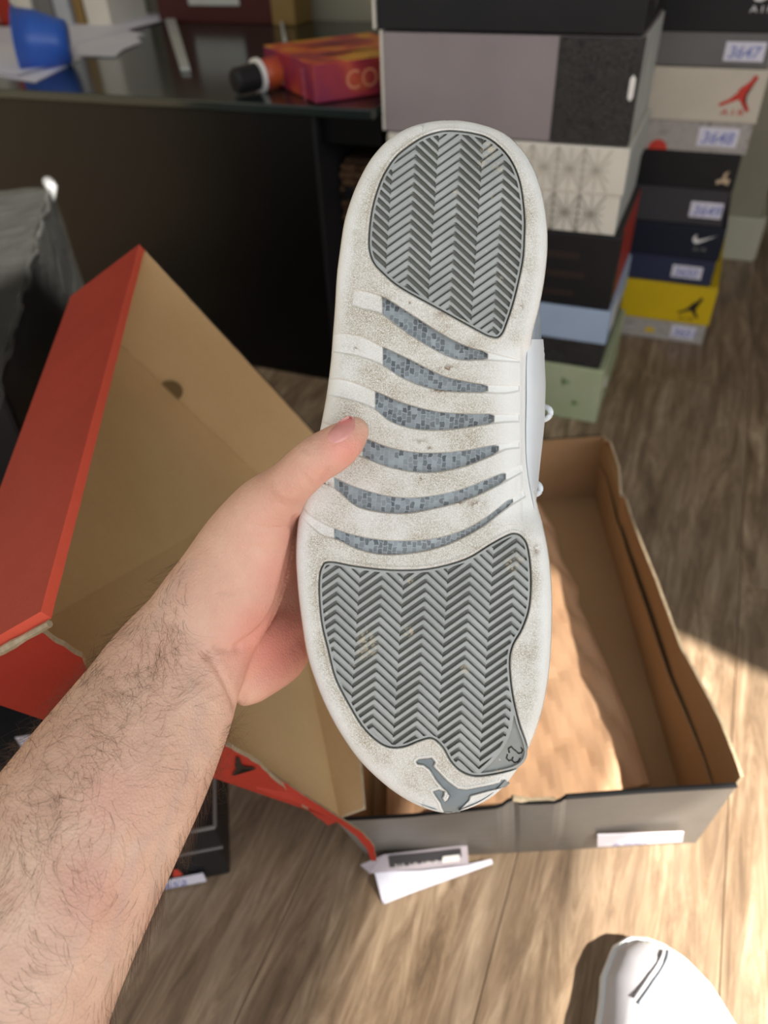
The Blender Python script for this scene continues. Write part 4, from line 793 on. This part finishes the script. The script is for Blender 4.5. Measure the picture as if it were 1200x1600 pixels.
crease([(395, 822), (425, 826), (455, 824)], 3.5, .0008); crease([(368, 855), (400, 856), (440, 858)], 4, .0005); crease([(340, 924), (370, 925), (402, 922)], 4, .0006); crease([(474, 700), (482, 708)], 2.5, .0006)
crease([(440, 790), (462, 783), (472, 772)], 3.5, .0004)
co = co+no*(.0009*np.exp(-(segd(px, py, np.array([(300, 1075.), (200, 1270.), (120, 1500.)]), False)/16)**2)*front)[:, None]     # tendon
co = co-no*(.0007*np.exp(-(segd(px, py, np.array([(330, 1120.), (262, 1300.), (190, 1480.)]), False)/16)**2)*front)[:, None]
me.vertices.foreach_set('co', (co-np.array(person.location)).ravel()); me.polygons.foreach_set('use_smooth', np.ones(len(me.polygons), bool))
pink = np.zeros(n)
for cx_, cy_, rr, a_ in ((430, 1010, 80, 1.), (540, 700, 40, .9), (505, 745, 40, .5), (440, 900, 60, .6), (420, 820, 60, .35), (180, 1250, 60, .25), (150, 1400, 60, .3), (600, 900, 200, .8), (390, 860, 60, .25)): pink = np.maximum(pink, a_*np.exp(-((px-cx_)**2+(py-cy_)**2)/rr**2))
vein = np.zeros(n)
for q_ in ([(318, 1105), (292, 1200), (262, 1290), (240, 1400)], [(300, 1060), (310, 1130), (330, 1180)], [(262, 1290), (215, 1330), (190, 1420), (165, 1520)], [(240, 980), (262, 930), (300, 880)]): vein = np.maximum(vein, np.exp(-(segd(px, py, catmull(q_, 5, False), False)/9.)**2))
at = me.attributes.new('vein', 'FLOAT', 'POINT'); at.data.foreach_set('value', vein.astype(np.float32)); at = me.attributes.new('pink', 'FLOAT', 'POINT'); at.data.foreach_set('value', pink.astype(np.float32)); me.update()
bvh = BVHTree.FromPolygons([Vector(c) for c in co], [tuple(p.vertices) for p in me.polygons])
# thumbnail
npoly = np.array([(-4, 5.)])+catmull([(514, 676), (524, 662), (538, 650), (549, 645), (557, 648), (560, 658), (557, 670), (546, 681), (532, 688), (519, 686)], 3); cN = npoly.mean(0); ringsN = 7; V = []; ok = True
for i in range(ringsN+1):
    s = i/ringsN
    for p_ in npoly:
        x_, y_ = cN+(p_-cN)*s; d_ = Vector(ray(x_, y_)); hit = bvh.ray_cast(Vector(CP), d_.normalized())
        h_ = hit[0] if hit[0] is not None else Vector(P(x_, y_, .29)); nn_ = hit[1] if hit[1] is not None else -Vector(CF)
        if nn_.dot(d_) > 0: nn_ = -nn_
        V.append(np.array(h_+nn_*(.00055*(1-s**5)-.0001)))
m3 = len(npoly); Fs = [(i*m3+j, i*m3+(j+1) % m3, (i+1)*m3+(j+1) % m3, (i+1)*m3+j) for i in range(ringsN) for j in range(m3)]
mesh('thumbnail', V, Fs, NAIL, person, smooth=True)['label'] = 'pink thumbnail'
# arm hair
cu = bpy.data.curves.new('arm_hair', 'CURVE'); cu.dimensions = '3D'; cu.bevel_depth = .000042; cu.bevel_resolution = 0; cu.resolution_u = 1
axis = (P(272, 1050, .322)-P(2, 1503, .27)); axis /= np.linalg.norm(axis); loc = np.array(person.location)
cand = np.where((dz < .345) & (py > 870) & (px < 420) & (px > -60) & (py < 1640) & (no@CF < .75))[0]; rng.shuffle(cand); cnt = 0; hp = []
for i in cand:
    # across: -1 left edge .. 1 right edge of the arm
    t_ = (py[i]-1050)/(1503-1050); cxx = 272-270*t_; across = ((px[i]-cxx)*.86+0)/(110+80*max(t_, -.5)); facing = -(no[i]@CF)
    dens = .9 if across < -.1 else (.4 if across < .35 else .12)
    if facing < .45: dens = max(dens, .75 if (across < 0 or py[i] > 1130) else .1)
    if py[i] < 960: dens *= .35
    if px[i] > 330 and facing > .4: dens *= .1
    if px[i] > 292 and py[i] < 1010: continue
    if px[i] > 330 and py[i] < 1120: continue
    if random.random() > dens: continue
    nrm = no[i]; side = CR*(.25+.5*sin(px[i]*.02+py[i]*.013)); dirv = -axis*.2+axis*.9*cos(py[i]*.011)*.6-CU*.35+side*(-1 if across < 0 else .7)+rng.normal(0, .2, 3)
    dirv = dirv-(dirv@nrm)*nrm; dirv /= np.linalg.norm(dirv)+1e-9; Lh = random.uniform(.006, .016)*(1.25 if facing < .45 else 1.); b2 = np.cross(nrm, dirv); curl = 1.5*sin(px[i]*.031+1.3*sin(py[i]*.017))+random.uniform(-.5, .5)
    p0 = co[i]-nrm*.0003; pts = []
    for k_ in range(7): s = k_/6; pts.append(p0+nrm*Lh*(.24*s-.10*s*s+(.22*s if facing < .4 else 0))+dirv*Lh*(s-.25*abs(curl)*s*s)+b2*Lh*curl*s*s*.5)
    hp.append(pts); cnt += 1
    if cnt >= 3200: break
for pts in hp:
    sp_ = cu.splines.new('POLY'); sp_.points.add(len(pts)-1)
    for k_, p_ in enumerate(pts): sp_.points[k_].co = (*(p_-loc), 1); sp_.points[k_].radius = 1.0-.75*k_/6
cu.materials.append(HAIR); ho = bpy.data.objects.new('arm_hair', cu); COL.objects.link(ho)
meh = bpy.data.meshes.new_from_object(ho.evaluated_get(bpy.context.evaluated_depsgraph_get())); bpy.data.objects.remove(ho); ho = bpy.data.objects.new('arm_hair', meh); COL.objects.link(ho); ho.parent = person; ho['kind'] = 'stuff'; ho['label'] = 'fine dark curly arm hair'

# ---------------------------------------------------------------- worn white sneaker at the lower right
sn = thing('sneaker', 'white knit sneaker standing on the sunlit floor, lower right', 'sneaker', (.10, .12, 0))
Ls = .285; tipy = .252; cxs = .102
def foot(yl, grow=0.):   # yl distance from toe
    w_ = np.interp(yl, [0, .004, .015, .035, .07, .11, .16, .22, .26, .28, .285], [0.002, .016, .030, .041, .048, .046, .038, .035, .034, .026, .010])+grow
    c_ = cxs-.012*np.exp(-yl/.03)+.010*sst(0, .08, yl)+.0*yl
    return c_, w_
ysn = np.r_[np.linspace(0, .02, 12), np.linspace(.024, .262, 44), np.linspace(.266, Ls, 10)]; V = []; NS2 = 40
for yl in ysn:
    c_, w_ = foot(yl); h_ = np.interp(yl, [0, .004, .02, .06, .12, .16, .19, .24, .285], [.022, .036, .048, .056, .074, .092, .098, .098, .085])
    for k_ in range(NS2): q = pi*k_/(NS2-1); V.append((c_+w_*cos(q)*(1-.12*sin(q)**2), tipy-yl, .018+(h_-.018)*sin(q)**.8))
idx = np.arange(len(V)).reshape(len(ysn), NS2); Q = np.stack([idx[:-1, :-1], idx[1:, :-1], idx[1:, 1:], idx[:-1, 1:]], -1).reshape(-1, 4); mesh('upper', V, Q, KNIT, sn, smooth=True)
def ringsole(g0, z0, z1, mat, name):
    V = []; pr = []
    a = [(foot(yl, g0)[0]+foot(yl, g0)[1], tipy+g0*.8-yl) for yl in ysn]; b_ = [(foot(yl, g0)[0]-foot(yl, g0)[1], tipy+g0*.8-yl) for yl in ysn[::-1]]; pr = a+b_; n_ = len(pr)
    for zz, s in ((z0, .985), (z0+.004, 1.), (z1-.003, 1.0), (z1, .985)):
        for (x_, y_) in pr: V.append((cxs+(x_-cxs)*s, .11+(y_-.11)*s, zz))
    Fs = [tuple(range(n_-1, -1, -1)), tuple(3*n_+i for i in range(n_))]+[(k_*n_+i, k_*n_+(i+1) % n_, (k_+1)*n_+(i+1) % n_, (k_+1)*n_+i) for k_ in range(3) for i in range(n_)]
    mesh(name, V, Fs, mat, sn, smooth=False)
ringsole(.0035, .0005, .006, MGREY, 'outsole'); ringsole(.004, .006, .024, WHT, 'midsole')
ov = []; ysv = np.linspace(.0085, .10, 30); NO = 14
for yl in ysv:
    c_, w_ = foot(yl); h_ = np.interp(yl, [0, .004, .02, .06, .12], [.022, .036, .048, .056, .074]); s = np.clip((yl-.009)/.043, 0, 1); q0 = 1.42+.85*s**.9+max(0, yl-.052)*4
    for k_ in range(NO): q = q0+(pi*.985-q0)*k_/(NO-1); g_ = .0012*min(1, k_/2); ov.append((c_+(w_+g_)*cos(q)*(1-.12*sin(q)**2), tipy-yl, .018+(h_+g_-.018)*sin(q)**.8))
idx = np.arange(len(ov)).reshape(len(ysv), NO); Q = np.stack([idx[:-1, :-1], idx[1:, :-1], idx[1:, 1:], idx[:-1, 1:]], -1).reshape(-1, 4); mesh('toe_overlay', ov, Q, flat('pale_lilac_film', (196, 196, 204), .45), sn, smooth=True)
# grey overlay seam curving round the toe
seam = []
for s in np.linspace(0, 1, 26):
    yl = .009+.043*s; c_, w_ = foot(yl); h_ = np.interp(yl, [0, .004, .02, .06], [.022, .036, .048, .056]); q = 1.42+.85*s**.9; seam.append((c_+w_*cos(q)*(1-.12*sin(q)**2), tipy-yl, .018+(h_-.018)*sin(q)**.8+.0008))
V, Fs = tube(seam, .0011, 6); mesh('grey_seam', V, Fs, GREYF, sn, smooth=True)
V, Fs = tube([(p[0]-.004, p[1]+.003, p[2]-.0012) for p in seam[3:]], .0008, 6); mesh('seam_piping', V, Fs, DGREY, sn, smooth=True)
# collar opening and laces (behind the toe)
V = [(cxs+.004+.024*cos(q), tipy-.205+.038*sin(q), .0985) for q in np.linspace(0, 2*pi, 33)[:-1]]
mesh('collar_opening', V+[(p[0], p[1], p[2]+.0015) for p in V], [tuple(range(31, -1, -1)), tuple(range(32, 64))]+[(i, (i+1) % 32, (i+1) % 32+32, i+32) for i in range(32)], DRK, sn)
V, Fs = tube([(cxs+.004+.027*cos(q), tipy-.205+.042*sin(q), .0985) for q in np.linspace(0, 2*pi, 41)], .0042, 8); mesh('collar', V, Fs, GREYF, sn, smooth=True)
for yl in (.095, .108, .121, .134, .147):
    c_, w_ = foot(yl); h_ = np.interp(yl, [.06, .12, .16], [.056, .074, .092]); V, Fs = tube([(c_+w_*.95*cos(q), tipy-yl, .0195+(h_-.018)*sin(q)**.8) for q in np.linspace(1.05, 2.1, 12)], .0028, 6); mesh('lace', V, Fs, WHT, sn, smooth=True)
bpy.context.view_layer.update()
